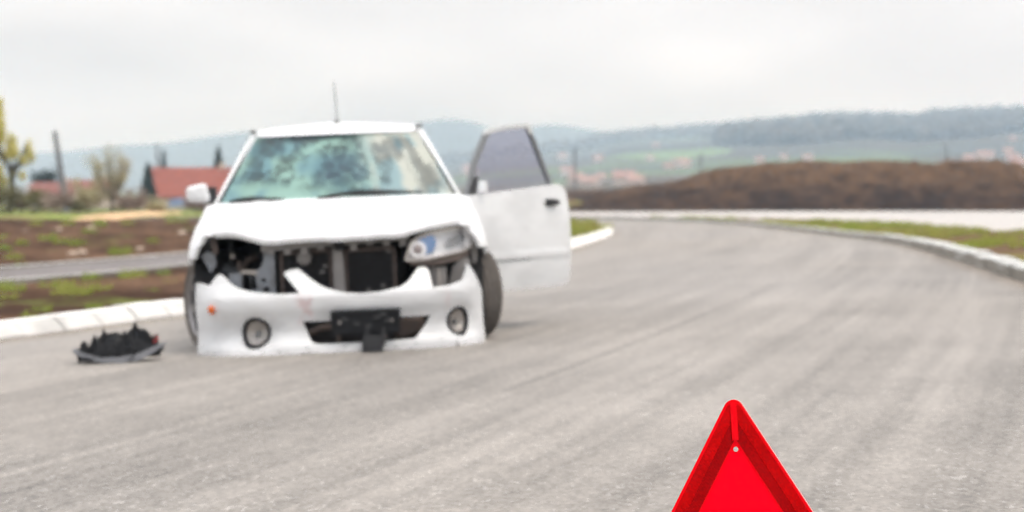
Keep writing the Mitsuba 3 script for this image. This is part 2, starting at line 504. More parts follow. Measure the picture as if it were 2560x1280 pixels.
def z_sand(x, y):
    e = np.clip(np.array([spp.exterior.distance(sg.Point(a, b)) for a, b in zip(np.atleast_1d(x), np.atleast_1d(y))]) / 2.5, 0, 1)
    return -.1 + .42 * e ** .5 + 0.15 * e * wob(x, y, 0.3, 3, 3)


scene['mat_meadow'] = pri(proc(lambda p, n, uv: mix((0.15, 0.12, 0.06), (0.16, 0.20, 0.05), smoothstep(0.3, 0.55, fbm(p.x * 0.4, p.y * 0.25, 2.0, 3)))), 0.95, specular=0.1)
obj('sand_strip', sheet(sp, lambda x, y: 2.0, z_sand), 'mat_sand', smooth=True, kind='structure', label='pale sandy strip between the field and the bare trees')

# right verge and the pale road behind it
S2 = np.array([(24, 13), (15.2, 31), (11.4, 43), (12.3, 54), (12.6, 63), (11.6, 73), (9.8, 80), (7.6, 86.5), (4.6, 92.5), (-1, 97), (-16, 101)])
s2 = smooth_line(S2, 1.5)
t_, nr = normals2(kr)
kr_out = kr + nr * 0.18
vr = sg.Polygon(np.vstack([kr_out, s2[::-1], [(26, -4)]])).buffer(0)
vr = max(getattr(vr, 'geoms', [vr]), key=lambda g: g.area)


def z_verge_r(x, y):
    e = np.clip(np.array([vr.exterior.distance(sg.Point(a, b)) for a, b in zip(np.atleast_1d(x), np.atleast_1d(y))]) / 0.9, 0, 1)
    return zg(x, y) + 0.11 + e * (0.02 + 0.26 * wob(x, y, 0.9, 4, 7) + 0.12 * wob(x, y, 4, 2, 9))


obj('verge', sheet(vr, lambda x, y: max(0.2, y * 0.010), z_verge_r), 'mat_turf', smooth=True, kind='structure', label='grassy verge between the grey kerb and the pale road')
slab = np.vstack([s2, [(-16, 128), (4, 140), (20, 150), (150, 150), (150, 16)]])
obj('road', sheet(slab, lambda x, y: 6.0, lambda x, y: zg(x, y) + 0.03), 'mat_slab_road', smooth=True, kind='structure', label='pale concrete road running across behind the right verge')


def kerb(line, prof, mat, label, gap=0.022, smooth=30):
    """a run of separate kerb stones set along a plan line; prof = (outward offset, height)."""
    k = thing('kerb', label, None, kind='structure')
    t, n = normals2(line)
    r = np.random.default_rng(len(line))
    for i in range(len(line) - 1):
        a, b = line[i], line[i + 1]
        d = (b - a) / np.linalg.norm(b - a)
        a, b = a + d * gap / 2, b - d * gap / 2
        jz, jo, tw = r.normal(0, 0.004), r.normal(0, 0.004), r.normal(0, 0.004)
        secs = []
        for c, nn, s in ((a, n[i], -1), (b, n[i + 1], 1)):
            secs.append([(*(c + nn * (o + jo + s * tw)), zg(*(c + nn * o)) + h + jz) for o, h in prof])
        obj('stone', loft(secs), mat, k)
    return k


kerb(smooth_line(KL, 0.52)[10:], [(0.0, -0.06), (0.0, 0.020), (-0.015, 0.035), (-0.10, 0.118), (-0.115, 0.124), (-0.26, 0.128), (-0.26, -0.06)], 'mat_kerb_white', 'kerb of white sloped stones along the left of the road')
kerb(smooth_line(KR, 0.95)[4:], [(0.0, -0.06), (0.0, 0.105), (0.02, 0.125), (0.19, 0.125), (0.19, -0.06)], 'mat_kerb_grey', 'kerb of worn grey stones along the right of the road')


# grass tufts (uncountable)
def tufts(cent, zf, rad, n, h, seed, wide=0.012):
    r = np.random.default_rng(seed)
    V, Fc = [], []
    for (x, y, s) in cent:
        k = max(6, int(n * s))
        a, q = r.uniform(0, 2 * np.pi, k), rad * s * np.sqrt(r.uniform(0, 1, k))
        bx, by = x + q * np.cos(a), y + q * np.sin(a)
        bz = zf(x, y) - 0.02
        ta = r.uniform(0, 2 * np.pi, k)
        L = h * s * r.uniform(0.5, 1.2, k) * (1 - 0.5 * (q / (rad * s)) ** 2)
        lean = r.uniform(0.15, 0.8, k) * L
        w = wide * (0.6 + 0.8 * r.random(k))
        px, py = -np.sin(ta) * w, np.cos(ta) * w
        tip = np.stack([bx + np.cos(a) * lean * .6 + np.cos(ta) * lean * .4, by + np.sin(a) * lean * .6 + np.sin(ta) * lean * .4, bz + L], 1)
        b0 = np.stack([bx - px, by - py, np.full(k, bz)], 1); b1 = np.stack([bx + px, by + py, np.full(k, bz)], 1)
        o = len(V) * 0 + sum(len(v) for v in V)
        V.append(np.stack([b0, b1, tip], 1).reshape(-1, 3))
        Fc.append(o + np.arange(3 * k).reshape(-1, 3))
    return trimesh.Trimesh(np.vstack(V), np.vstack(Fc), process=False)


def scatter(p, n, seed, mask=None, smin=0.5, smax=1.4):
    r = np.random.default_rng(seed)
    x0, y0, x1, y1 = p.bounds
    out = []
    while len(out) < n:
        x, y = r.uniform(x0, x1), y0 + (y1 - y0) * r.random() ** 1.3
        if p.contains(sg.Point(x, y)) and (mask is None or r.random() < mask(x, y)):
            out.append((x, y, r.uniform(smin, smax)))
    return out


clump = lambda s, lo, seed: (lambda x, y: float(np.clip((meshkit.fbm(np.array([x * s, y * s, .5]), 3, seed) - lo) * 6, 0.03, 1)))
win = sg.Polygon([(-11, 11), (1.5, 34), (3.0, 60), (-6, 80), (-30, 82), (-34, 40), (-20, 12)])
z1 = lambda x, y: float(z_verge(np.array([x]), np.array([y]))[0])
hand = [(*ground(px, py, .12)[:2], s * .80) for px, py, s in ((185, 745, 2.0), (165, 752, 1.5), (30, 735, 1.6), (10, 728, 1.3), (330, 702, 1.7), (345, 698, 1.4), (120, 725, 1.2), (230, 708, 1.4), (25, 760, 1.0),
        (105, 780, 1.0), (240, 768, 0.9), (260, 730, 1.0), (410, 690, 1.1), (430, 712, 1.1), (70, 790, .8), (150, 722, 1.4), (380, 735, .8))]
vlw = vl.intersection(win)
vlw = max(getattr(vlw, 'geoms', [vlw]), key=lambda g: g.area)
isl = sg.Polygon([(-1.2, 40), (1.5, 40.5), (2.6, 55), (2.7, 66), (1.0, 76), (-2, 78), (-1.2, 56)])
obj('grass', tufts(hand + scatter(vlw, 16, 5, clump(.8, .55, 2)), z1, 0.11, 60, 0.13, 11), 'mat_grass', kind='stuff', label='green grass tufts growing on the soil verge')
ISL = scatter(isl, 420, 8, None, 1.0, 2.0)
zf_ = lambda x, y: float(zv(x, y) - 0.02 + 0.34 * wob(np.array([x]), np.array([y]), 0.7, 4, 2)[0] + 0.12 * wob(np.array([x]), np.array([y]), 4, 2, 6)[0])
hand = [(*ground(px, py, .1)[:2], s * .55) for px, py, s in ((120, 598, 2.6), (192, 610, 1.9), (300, 633, 2.2), (382, 602, 1.6), (35, 648, 1.7), (150, 602, 1.8), (55, 606, 1.5), (320, 628, 1.5), (60, 662, 1.4), (10, 625, 1.5), (90, 560, 2.5), (170, 562, 2.5), (250, 563, 2.5), (320, 560, 2.5), (430, 556, 2.5))]
fw = field.intersection(win)
fw = max(getattr(fw, 'geoms', [fw]), key=lambda g: g.area)
obj('grass', tufts(hand + scatter(fw, 36, 6, clump(.25, .56, 4), .5, 1.3), zf_, 0.16, 70, 0.17, 12, 0.018), 'mat_grass', kind='stuff', label='green weeds scattered over the bare brown field')
vrw = vr.intersection(sg.Polygon([(3.5, 15), (8, 15), (16, 60), (14, 80), (6, 93), (6, 60)]))
vrw = max(getattr(vrw, 'geoms', [vrw]), key=lambda g: g.area)
z2 = lambda x, y: float(z_verge_r(np.array([x]), np.array([y]))[0])
scene['mat_grass_dry'] = leaf(vary((0.44, 0.40, 0.12), (0.32, 0.40, 0.08), 0.9), 1.2)
obj('grass', tufts(ISL, z1, 0.11, 50, 0.10, 14), 'mat_grass_dry', kind='stuff', label='olive grass on the traffic island behind the open door')
obj('grass', tufts(scatter(vrw, 760, 7, clump(.5, .47, 6), .5, 1.4), z2, 0.17, 60, 0.10, 13, 0.015), 'mat_grass_dry', kind='stuff', label='yellow green grass on the verge beside the right kerb')

ORD = ['leftmost', 'second from the left', 'third from the left', 'fourth from the left', 'fifth from the left', 'sixth from the left', 'seventh from the left', 'eighth from the left', 'ninth from the left', 'tenth from the left', 'eleventh from the left', 'twelfth from the left']
for i, (px, py, s) in enumerate(((62, 577, .1), (148, 577, .09), (182, 632, .09), (205, 636, .09), (228, 578, .11), (350, 632, .08), (455, 582, .11))):
    c = ground(px, py, .1)
    st = trimesh.creation.icosphere(2, s)
    st.vertices = st.vertices * (1 + 0.5 * (meshkit.fbm(st.vertices * 9 + px, 3)[:, None] - .5)) * [1, 1, .7] + [c[0], c[1], zf_(c[0], c[1]) + s * .3]
    obj('stone', st, 'mat_pale_stone', smooth=True, label=f'pale stone in the bare brown field, {ORD[i]} of the scattered stones', cat='stone', group='pale stones in the brown field')

# ------------------------------------------------------------------ earth mound, bank, hills
mc = np.array([(1380, 500), (1460, 505), (1500, 490), (1560, 474), (1650, 461), (1720, 446), (1800, 429), (1900, 415), (2000, 408), (2100, 410), (2200, 409), (2330, 412), (2390, 404), (2480, 405), (2530, 416), (2600, 428), (2750, 425), (3000, 440), (3300, 490)])
mcx = (mc[:, 0] - 1280) / F
mch = PchipInterpolator(mcx, np.maximum(CAM_H + (500 - mc[:, 1]) / F * 165, 0.0))


def mound(u, v):
    tx = u
    y = 149 + v * 40
    x = tx * 165 + 0 * v
    prof = np.where(v < 0.4, np.sin(np.clip(v / 0.4, 0, 1) * np.pi / 2) ** 0.7, np.cos(np.clip((v - .4) / .6, 0, 1) * np.pi / 2) ** 0.9)
    n1 = meshkit.fbm(np.stack([x * .28, y * .28, x * 0], -1), 5, 21) - .5
    n2 = np.abs(meshkit.fbm(np.stack([x * .55, y * .2, x * 0 + 3], -1), 3, 22) - .5) - .28 * (meshkit.fbm(np.stack([x * 1.6, y * 1.2, x * 0 + 5], -1), 3, 23) - .5)
    h = np.maximum(mch(u), 0)
    z = prof * h + np.minimum(prof, .8) * (n1 * 1.2 - n2 * 2.0 * (v < .38) + .25) * np.clip(h / 2, 0, 1) * np.where(np.abs(v - .4) < .08, .25, 1)
    y = y + n1 * 3 * np.clip(v * 5, 0, 1)
    return x, y, np.maximum(z, -.05)


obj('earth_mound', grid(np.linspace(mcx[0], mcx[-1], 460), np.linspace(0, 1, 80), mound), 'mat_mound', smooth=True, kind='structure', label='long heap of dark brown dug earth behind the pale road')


def bank_fn(u, v):
    x, y = u, 205 + v * 60
    h = 2.15 * np.clip((u + 12) / 12, 0, 1) * (1 - 0 * u)
    return x, y, h * np.sin(np.clip(v / .5, 0, 1) * np.pi / 2) * np.where(v > .5, np.cos((v - .5) * np.pi), 1) + .25 * wob(x, y, .3, 3, 4) - .1


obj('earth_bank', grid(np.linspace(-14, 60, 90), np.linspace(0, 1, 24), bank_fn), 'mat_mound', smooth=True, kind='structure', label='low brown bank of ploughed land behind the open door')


def turf_bank(u, v):
    x, y = u, 152 + v * 24
    h = 1.15 * np.clip((u + 3) / 3, 0, 1) * np.clip((7.5 - u) / 3, 0, 1)
    return x, y, h * np.sin(np.clip(v, 0, 1) * np.pi) ** .8 + .15 * wob(x, y, .5, 3, 8)


obj('grass_bank', grid(np.linspace(-3.5, 8, 40), np.linspace(0, 1, 16), turf_bank), 'mat_turf', smooth=True, kind='structure', label='small grassy bank at the left foot of the earth heap')

hp = np.array([(300, 468), (700, 455), (900, 440), (1100, 415), (1250, 395), (1400, 372), (1450, 362), (1500, 343), (1560, 331), (1650, 325), (1750, 318), (1850, 308), (1950, 299), (2000, 293), (2100, 285), (2200, 289), (2280, 290), (2350, 279), (2450, 275), (2560, 270), (2800, 262), (3300, 276), (4200, 300), (5400, 350), (6400, 420)])
hp = hp + np.stack([hp[:, 0] * 0, np.clip((hp[:, 0] - 1350) / 150, 0, 1) * 21], 1)      # the woods stand on top of the ridge
hx, RD = (hp[:, 0] - 1280) / F, 3000.0
hh = PchipInterpolator(hx, CAM_H + (500 - hp[:, 1]) / F * RD)


def hill_z(x, y):
    u = np.clip(x / np.maximum(y, 1), hx[0], hx[-1])
    t = np.clip((y - 520) / (RD - 520), 0, 1)
    up = t ** 1.15
    down = np.cos(np.clip((y - RD) / 900, 0, 1) * np.pi / 2)
    n = meshkit.fbm(np.stack([x * .004, y * .0028, x * 0], -1), 4, 31) - .5
    return (hh(u) * up + n * 42 * t * (1 - t) * 1.6) * np.where(y > RD, down, 1) - 0.4


obj('hill', grid(np.linspace(hx[0], hx[-1], 240), np.concatenate([np.linspace(520, RD, 90), np.linspace(RD + 60, RD + 900, 12)]), lambda u, v: (u * v, v, hill_z(u * v, v))), 'mat_hill', smooth=True,
    kind='structure', label='hazy hillside of fields and woods on the right')

fp = np.array([(-6500, 392), (-4800, 360), (-3600, 382), (-2400, 352), (-1700, 378), (-900, 392), (-200, 386), (60, 380), (150, 378), (230, 370), (300, 361), (380, 359), (450, 352), (500, 344), (600, 330), (750, 316), (900, 318), (1000, 316), (1050, 305), (1130, 296), (1190, 306), (1245, 324), (1290, 320), (1340, 313), (1390, 310), (1440, 316), (1500, 326), (1700, 330), (2560, 322), (3200, 335), (4200, 350), (5600, 330), (7000, 370)])
fx, FD = (fp[:, 0] - 1280) / F, 4700.0
fh = PchipInterpolator(fx, CAM_H + (500 - fp[:, 1]) / F * FD)


def far_fn(u, v):
    t = np.clip((v - 3950) / (FD - 3950), 0, 1)
    n = meshkit.fbm(np.stack([u * v * .0016, v * .0012, u * 0], -1), 4, 41) - .5
    z = fh(u) * t ** .9 * np.where(v > FD, np.cos(np.clip((v - FD) / 900, 0, 1) * np.pi / 2), 1) + n * 90 * t * (1 - t)
    return u * v, v, z - 2


obj('hill', grid(np.linspace(fx[0], fx[-1], 420), np.concatenate([np.linspace(3950, FD, 40), np.linspace(FD + 80, FD + 900, 12)]), far_fn), 'mat_far_hill', smooth=True, kind='structure', label='far blue hills fading in the haze')


# the hill's woodland: one mass of crowns
def woodland():
    r = np.random.default_rng(51)
    ico = trimesh.creation.icosphere(1, 1.0)
    V, Fc, o = [], [], 0
    n = 0
    while n < 7200:
        y = r.uniform(750, RD + 30) if r.random() < .75 else r.normal(RD - 20, 30)
        x = r.uniform(-0.04, 0.42) * y
        w = meshkit.fbm(np.array([x * .0022 + 3, y * .0012, 5.0]), 4, 52)
        if (w < .52 and y < RD - 90) or ((x - 128) / 62) ** 2 + ((y - 1700) / 170) ** 2 < 1.1 or y > RD + 60:
            continue
        s = r.uniform(5, 11)
        v = ico.vertices * (1 + r.uniform(-.28, .28, (len(ico.vertices), 1))) * [s, s, s * r.uniform(.8, 1.3)]
        V.append(v + [x, y, float(hill_z(np.array(x), np.array(y))) + s * .45])
        Fc.append(ico.faces + o); o += len(v); n += 1
    return trimesh.Trimesh(np.vstack(V), np.vstack(Fc), process=False)


obj('woodland', woodland(), 'mat_wood', smooth=True, kind='stuff', label='hazy woods covering the hillside')


# ------------------------------------------------------------------ houses
def house(px, py_base, Y, w, d, hw, hr, rotz, wall, roof, label, group=None, zbase=None, windows=0, hip=0.0, over=0.35):
    k = thing('house', label, 'house', group)
    b = at(px, py_base, Y)
    z0 = b[2] if zbase is None else zbase
    R = rot([0, 0, 1], rotz)
    put = lambda m: xfm(m, R, (b[0], b[1], z0))
    obj('wall', put(hull([(sx * w / 2, sy * d / 2, z) for sx in (-1, 1) for sy in (-1, 1) for z in (-.5 * hw, hw)] + [(sx * w / 2 * (1 - hip), 0, hw + hr * .94 * (1 if hip == 0 else .8)) for sx in (-1, 1)])), wall, k)
    W, D = w / 2 + over, d / 2 + over
    th = max(.18, hr * .07)
    dz = hr * over / (d / 2)
    for sy in (-1, 1):
        q = [(-W, sy * D, hw - dz), (W, sy * D, hw - dz), (W * (1 - hip), 0, hw + hr), (-W * (1 - hip), 0, hw + hr)]
        obj('roof', put(hull(q + [(x, y, z + th) for x, y, z in q])), roof, k)
    if hip:
        for sx in (-1, 1):
            q = [(sx * W, -D, hw - dz), (sx * W, D, hw - dz), (sx * W * (1 - hip), 0, hw + hr)]
            obj('roof', put(hull(q + [(x, y, z + th * .9) for x, y, z in q])), roof, k)
    ch = rbox(w * .2, w * .2 + .6, -.3, .3, hw + hr * .5, hw + hr + .7, .03)
    obj('chimney', put(ch), wall, k)
    for i in range(windows):
        x = (i + .5) / windows * w - w / 2
        obj('window', put(rbox(x - .5, x + .5, -d / 2 - .03, -d / 2 + .05, hw * .42, hw * .85, .01)), 'mat_window_dark', k)
    return k


house(500, 521, 222, 10.8, 8, 1.35, 3.0, -4, 'mat_plaster', 'mat_roof_red', 'long low house with a big red roof beside the white car', windows=4)
house(140, 515, 236, 4.8, 6, 1.5, 1.15, 3, 'mat_plaster', 'mat_roof_dark', 'small house with a dark red roof behind the leaning pole', windows=2)
house(232, 512, 242, 4.6, 6, 1.9, 0.95, -6, 'mat_plaster', 'mat_roof_dark', 'low house with a dull red roof behind the bare round tree', windows=2)
house(52, 514, 246, 2.7, 4, 1.5, .5, 8, 'mat_plaster_white', 'mat_pole', 'small whitish shed behind the yellow green tree', windows=1)
wall_ = thing('garden_wall', 'low pale garden wall under the red roofed house', 'wall')
a, b = at(318, 519, 205), at(450, 519, 212)
obj('masonry', rbox(0, float(np.linalg.norm(b[:2] - a[:2])), -.12, .12, -.5, .62, .02), 'mat_plaster', wall_, xf=np.block([[rot([0, 0, 1], math.degrees(math.atan2(b[1] - a[1], b[0] - a[0]))), np.array([[a[0]], [a[1]], [0.1]])], [np.zeros((1, 3)), np.ones((1, 1))]]))
obj('coping', rbox(-.05, float(np.linalg.norm(b[:2] - a[:2])) + .05, -.17, .17, .623, .70, .015), 'mat_plaster_white', wall_, xf=scene[f'{wall_}__masonry']['to_world'].matrix)
c = at(448, 505, 190)
sh = grid(np.linspace(-.95, .95, 14), np.linspace(0, 1, 10), lambda u, v: (c[0] + u * 1.1, c[1] + v * .9, 0.1 + .95 * np.sin(np.clip(v + .1, 0, 1) * np.pi * .55) * (1 - .35 * u ** 2) + .12 * wob(u * 3, v * 3, 1.5, 3, 5)))
obj('tarpaulin', shell(sh, np.array([0, .03, -.03])), 'mat_blue_sheet', smooth=40, label='blue tarpaulin heaped below the red roofed house', cat='tarpaulin')

FARG = 'houses on the hazy hillside'
HOUSES = [(px, py, w, Y) for px, py, w, Y in ((1560, 462, 15, 820), (1592, 464, 12, 830), (1478, 466, 11, 790), (1440, 462, 12, 800), (1502, 452, 9, 900), (1705, 420, 13, 1050), (1672, 424, 9, 1040), (1690, 412, 9, 1120), (1625, 402, 8, 1180), (1408, 400, 10, 1150), (1495, 404, 10, 1180),
                     (1420, 440, 11, 950), (1180, 446, 10, 900), (1170, 432, 10, 1000), (2020, 402, 10, 1200), (1960, 400, 9, 1230), (1900, 408, 10, 1150), (2455, 400, 14, 1180), (2475, 396, 12, 1230), (2420, 404, 11, 1160), (2545, 424, 14, 1000), (2535, 404, 12, 1150),
                     (2440, 336, 10, 1750), (2500, 330, 11, 1800), (2550, 322, 10, 1850), (2405, 340, 9, 1720), (1880, 335, 9, 1750), (1640, 368, 8, 1500), (2530, 352, 10, 1600), (2520, 385, 11, 1300))]
ZONES = [('between car and open door', lambda x, y: x < 1300), ('just right of the open door', lambda x, y: x < 1460), ('above the left tail of the mound', lambda x, y: x < 1610), ('below the green meadow', lambda x, y: x < 1720),
         ('over the middle of the mound', lambda x, y: x < 2100), ('high up at far right', lambda x, y: y < 362), ('low down at far right', lambda x, y: True)]
ZIN = {}
for px, py, w, Y in sorted(HOUSES):
    zone = next(i for i, (_, f) in enumerate(ZONES) if f(px, py))
    ZIN.setdefault(zone, []).append((px, py))
for px, py, w, Y in HOUSES:
    x = at(px, py, Y)[0]
    z = float(hill_z(np.array(x), np.array(float(Y)))) if Y > 520 else 0
    # stand each house on the slope below its line of sight
    ys = np.linspace(560, RD - 20, 500)
    sight = np.array([at(px, py, q) for q in ys])
    hz = hill_z(sight[:, 0], sight[:, 1])
    hit = np.nonzero(hz > sight[:, 2])[0]
    Yh = float(ys[hit[0]]) if len(hit) else Y
    p = at(px, py, Yh)
    rr_ = random.Random(px)
    zone = next(i for i, (_, f) in enumerate(ZONES) if f(px, py))
    hlab = f'hazy reddish house {ZONES[zone][0]}, {ORD[ZIN[zone].index((px, py))]}'
    house(px, py, Yh, w * rr_.uniform(.4, .62) * Yh / Y, w * .5 * Yh / Y, w * .28 * Yh / Y, w * .17 * Yh / Y, rr_.uniform(-40, 40), rr_.choice(['mat_plaster', 'mat_plaster_white', 'mat_plaster']), 'mat_roof_pink', hlab, FARG, zbase=p[2] - 1.0)


# ------------------------------------------------------------------ trees, shrubs, poles
def leaves(cent, rad, n, size, seed, squash=1.0):
    """leaf-sized faces through ellipsoidal clumps: cent (k,3), rad (k,3)."""
    r = np.random.default_rng(seed)
    cent, rad = np.asarray(cent, float), np.asarray(rad, float)
    k = r.choice(len(cent), n, p=np.prod(rad, 1) ** .7 / np.sum(np.prod(rad, 1) ** .7))
    d = r.normal(size=(n, 3)); d /= np.linalg.norm(d, axis=1, keepdims=True)
    p = cent[k] + d * rad[k] * (r.random((n, 1)) ** .45)
    a = r.normal(size=(n, 3)); a /= np.linalg.norm(a, axis=1, keepdims=True)
    b = np.cross(a, r.normal(size=(n, 3))); b /= np.linalg.norm(b, axis=1, keepdims=True)
    s = size * r.uniform(.6, 1.4, (n, 1))
    q = np.stack([p - a * s, p + b * s * .5, p + a * s, p - b * s * .5], 1).reshape(-1, 3)
    i = np.arange(n)[:, None] * 4
    return tri((q, i + np.array([[0, 1, 2, 3]])))


def limbs(base, height, spread, n, r0, seed, fork=.35, curve=.25):
    r = np.random.default_rng(seed)
    out, tips = [], []
    base = np.asarray(base, float)
    top = base + [0, 0, height * fork]
    out.append(tube([base - [0, 0, .3], (base + top) / 2 + r.normal(0, .03 * height, 3) * [1, 1, 0], top], [r0 * 1.3, r0, r0 * .8], 8))
    for i in range(n):
        a = 2 * np.pi * (i + r.random() * .6) / n
        L = height * (1 - fork) * r.uniform(.7, 1.0)
        e = top + [math.cos(a) * spread * r.uniform(.4, 1), math.sin(a) * spread * r.uniform(.4, 1), L]
        m = (top + e) / 2 + [math.cos(a) * spread * curve, math.sin(a) * spread * curve, 0]
        q = np.array([top * (1 - t) ** 2 + 2 * m * t * (1 - t) + e * t * t for t in np.linspace(0, 1, 6)])
        out.append(tube(q, np.linspace(r0 * .6, r0 * .12, 6), 6)); tips.append(q)
        for j in range(3):
            s = q[2 + j % 3]
            f = s + r.normal(0, 1, 3) * spread * .3 + [0, 0, L * .25]
            out.append(tube([s, (s + f) / 2 + r.normal(0, .03, 3), f], [r0 * .22, r0 * .15, r0 * .06], 5)); tips.append(np.array([s, (s + f) / 2, f]))
    return cat_(*out), tips


def bush(name, px, py, Y, w, h, mat, label, cat, seed, n=1500, group=None, bark=True, size=.06):
    """a bushy plant: stems fanning from the base, leaf faces around them."""
    k = thing(name, label, cat, group)
    b = at(px, py, Y)
    b[2] = 0.0
    st, tips = limbs(b, h, w * .5, 7, .035 * h / 2 + .01, seed, .12)
    obj('stem', st, 'mat_bark', k, smooth=True)
    c = np.vstack([t[len(t) // 2:] for t in tips])
    obj('foliage', leaves(c, np.full((len(c), 3), [w * .17, w * .17, h * .13]), int(n * 0.8), size * 1.3, seed), mat, k)
    return k


# yellow-green spring tree at the left edge
k = thing('spring_tree', 'tall forked tree with yellow green spring leaves at the left edge', 'tree')
Yt = 112
b = at(22, 545, Yt); b[2] = 0
P = lambda px, py, dy=0: at(px, py, Yt + dy)
tr = [tube([b - [0, 0, .3], P(28, 490), P(30, 445)], [.22, .19, .17]), tube([P(30, 448), P(22, 415), P(5, 392), P(-12, 330)], [.16, .14, .10, .03]), tube([P(30, 448), P(42, 415), P(56, 390), P(66, 355)], [.16, .14, .12, .03]),
      tube([P(30, 440), P(33, 400, .5), P(32, 345, .6)], [.08, .06, .02]), tube([P(22, 415), P(-8, 380, -.5), P(-30, 330, -.6)], [.07, .05, .02]), tube([P(5, 392), P(2, 330, .4), P(0, 262, .4)], [.06, .05, .02]), tube([P(40, 420), P(70, 410, .3), P(78, 395)], [.05, .04, .02])]
obj('trunk', cat_(*tr), 'mat_bark', k, smooth=True)
lc, lr = [], []
for px, py, rx, rz, dy in ((-6, 300, .45, 1.1, 0), (-22, 380, .5, .8, .3), (2, 330, .3, .9, -.3), (28, 360, .36, .62, .2), (34, 380, .32, .5, -.3), (73, 372, .22, .62, 0), (80, 392, .2, .35, .3), (10, 390, .35, .4, .5), (-40, 330, .6, 1.2, 0), (-70, 360, .8, 1.4, .4), (60, 400, .25, .3, -.2), (2, 455, .4, .5, .3), (-10, 430, .5, .5, -.2), (55, 440, .2, .3, 0), (0, 258, .2, .4, 0)):
    lc.append(P(px, py, dy)); lr.append((rx, rx, rz))
obj('crown', leaves(lc, lr, 5200, .11, 61), 'mat_spring_leaf', k)

# bare fan-shaped tree
k = thing('bare_tree', 'bushy bare tree with fanned pale twigs near the red roofed house', 'tree')
b = at(280, 540, 113); b[2] = 0
st, tips = limbs(b, 3.6, 1.25, 13, .10, 71, .22, .3)
obj('trunk', st, 'mat_bark', k, smooth=True)
c = np.vstack([t[1:] for t in tips])
obj('crown', leaves(c, np.full((len(c), 3), [.30, .30, .36]), 3000, .06, 72), 'mat_twig', k)

for i, (px, w, h, Y, mat, lab) in enumerate([
        (150, 2.1, 1.25, 108, 'mat_brown_leaf', 'dark brown leafless shrub below the leaning pole'), (222, 2.0, 1.5, 112, 'mat_twig', 'pale twiggy shrub left of the bare round tree'), (330, 1.7, 1.0, 112, 'mat_brown_leaf', 'low brown shrub just right of the bare round tree'),
        (95, 1.6, 1.3, 112, 'mat_olive_leaf', 'olive green shrub right of the yellow green tree'), (52, 1.5, 1.1, 114, 'mat_brown_leaf', 'brown shrub at the foot of the yellow green tree'), (5, 1.9, 1.5, 100, 'mat_olive_leaf', 'dark olive bush at the far left edge'),
        (492, 1.7, 1.0, 118, 'mat_brown_leaf', 'dark brown bush beside the car mirror'), (188, 1.4, .9, 116, 'mat_olive_leaf', 'greenish shrub behind the dark brown one'), (385, 1.6, .7, 120, 'mat_twig', 'low pale scrub in front of the garden wall')]):
    bush('shrub', px, 540, Y, w, h, mat, lab, 'shrub', 80 + i, 1900)
for i, (px, w, h, Y, lab) in enumerate([(110, 3.6, 4.3, 240, 'dark rounded tree left of the leaning pole'), (178, 3.4, 3.4, 270, 'dull hazy tree right of the leaning pole'), (245, 3.6, 3.8, 280, 'grey hazy tree behind the dull red roof')]):
    k = thing('round_tree', lab, 'tree')
    b = at(px, 515, Y); b[2] = 0
    st, tips = limbs(b, h, w * .5, 7, .12, 95 + i, .3)
    obj('trunk', st, 'mat_bark', k, smooth=True)
    c = np.vstack([t[len(t) // 2:] for t in tips])
    obj('crown', leaves(c, np.full((len(c), 3), [w * .2, w * .2, h * .13]), 2200, .13, 96 + i), ['mat_conifer', 'mat_brown_leaf', 'mat_brown_leaf'][i], k)


def conifer(px, top, w, Y, label, seed):
    k = thing('conifer', label, 'tree')
    t = at(px, top, Y)
    b = np.array([t[0], t[1], 0.0])
    H = t[2]
    obj('trunk', tube([b, (b + t) / 2, t], [.16, .1, .02]), 'mat_bark', k, smooth=True)
    c, r = [], []
    rg = np.random.default_rng(seed)
    for z in np.linspace(.12, .98, 16):
        rad = w * .5 * (1 - z) ** .8 + .08
        for a in np.arange(5) * 1.26 + rg.random() * 6:
            c.append(b + [math.cos(a) * rad * .62, math.sin(a) * rad * .62, H * z + rg.normal(0, .05)])
            r.append((rad * .5, rad * .5, H * .045))
    obj('crown', leaves(c, r, 6000, .16, seed), 'mat_conifer', k)


conifer(370, 408, 1.9, 208, 'dark cone shaped evergreen left of the red roofed house', 101)
conifer(409, 378, 1.3, 246, 'slim dark evergreen rising behind the left end of the red roof', 102)
conifer(546, 366, 2.8, 250, 'dark evergreen rising behind the red roof beside the car', 103)


def pole(px0, py0, px1, py1, Y, r, label, arm=True):
    k = thing('utility_pole', label, 'pole')
    t, m = at(px0, py0, Y), at(px1, py1, Y)
    d = (m - t) / (t[2] - m[2])
    b = t + d * (t[2] + .3)
    obj('shaft', tube([b, (b + t) / 2, t], [r * 1.3, r * 1.1, r * .85], 10), 'mat_pole', k, smooth=True)
    obj('cap', tube([t - d * -.0 + [0, 0, -.02], t + [0, 0, .06]], [r * .95, r * .9], 10), 'mat_pole', k, smooth=True)
    if arm:
        obj('crossarm', tube([t + d * .25 + [-.55, 0, .0], t + d * .25 + [.55, 0, .0]], r * .4, 6), 'mat_pole', k, smooth=True)
        for s in (-.5, .5):
            obj('insulator', tube([t + d * .25 + [s, 0, .03], t + d * .25 + [s, 0, .14]], r * .3, 6), 'mat_plaster_white', k, smooth=True)


pole(137, 330, 156, 455, 150, .20, 'leaning grey pole standing among the left village trees', False)
pole(393, 362, 394, 430, 235, .16, 'upright grey pole left of the slim evergreen', False)
pole(1437, 372, 1438, 465, 290, .19, 'grey utility pole just right of the open car door')
pole(1752, 386, 1753, 440, 330, .19, 'grey utility pole above the left slope of the earth heap')
pole(2366, 366, 2366, 404, 420, .18, 'faint utility pole above the right end of the earth heap')


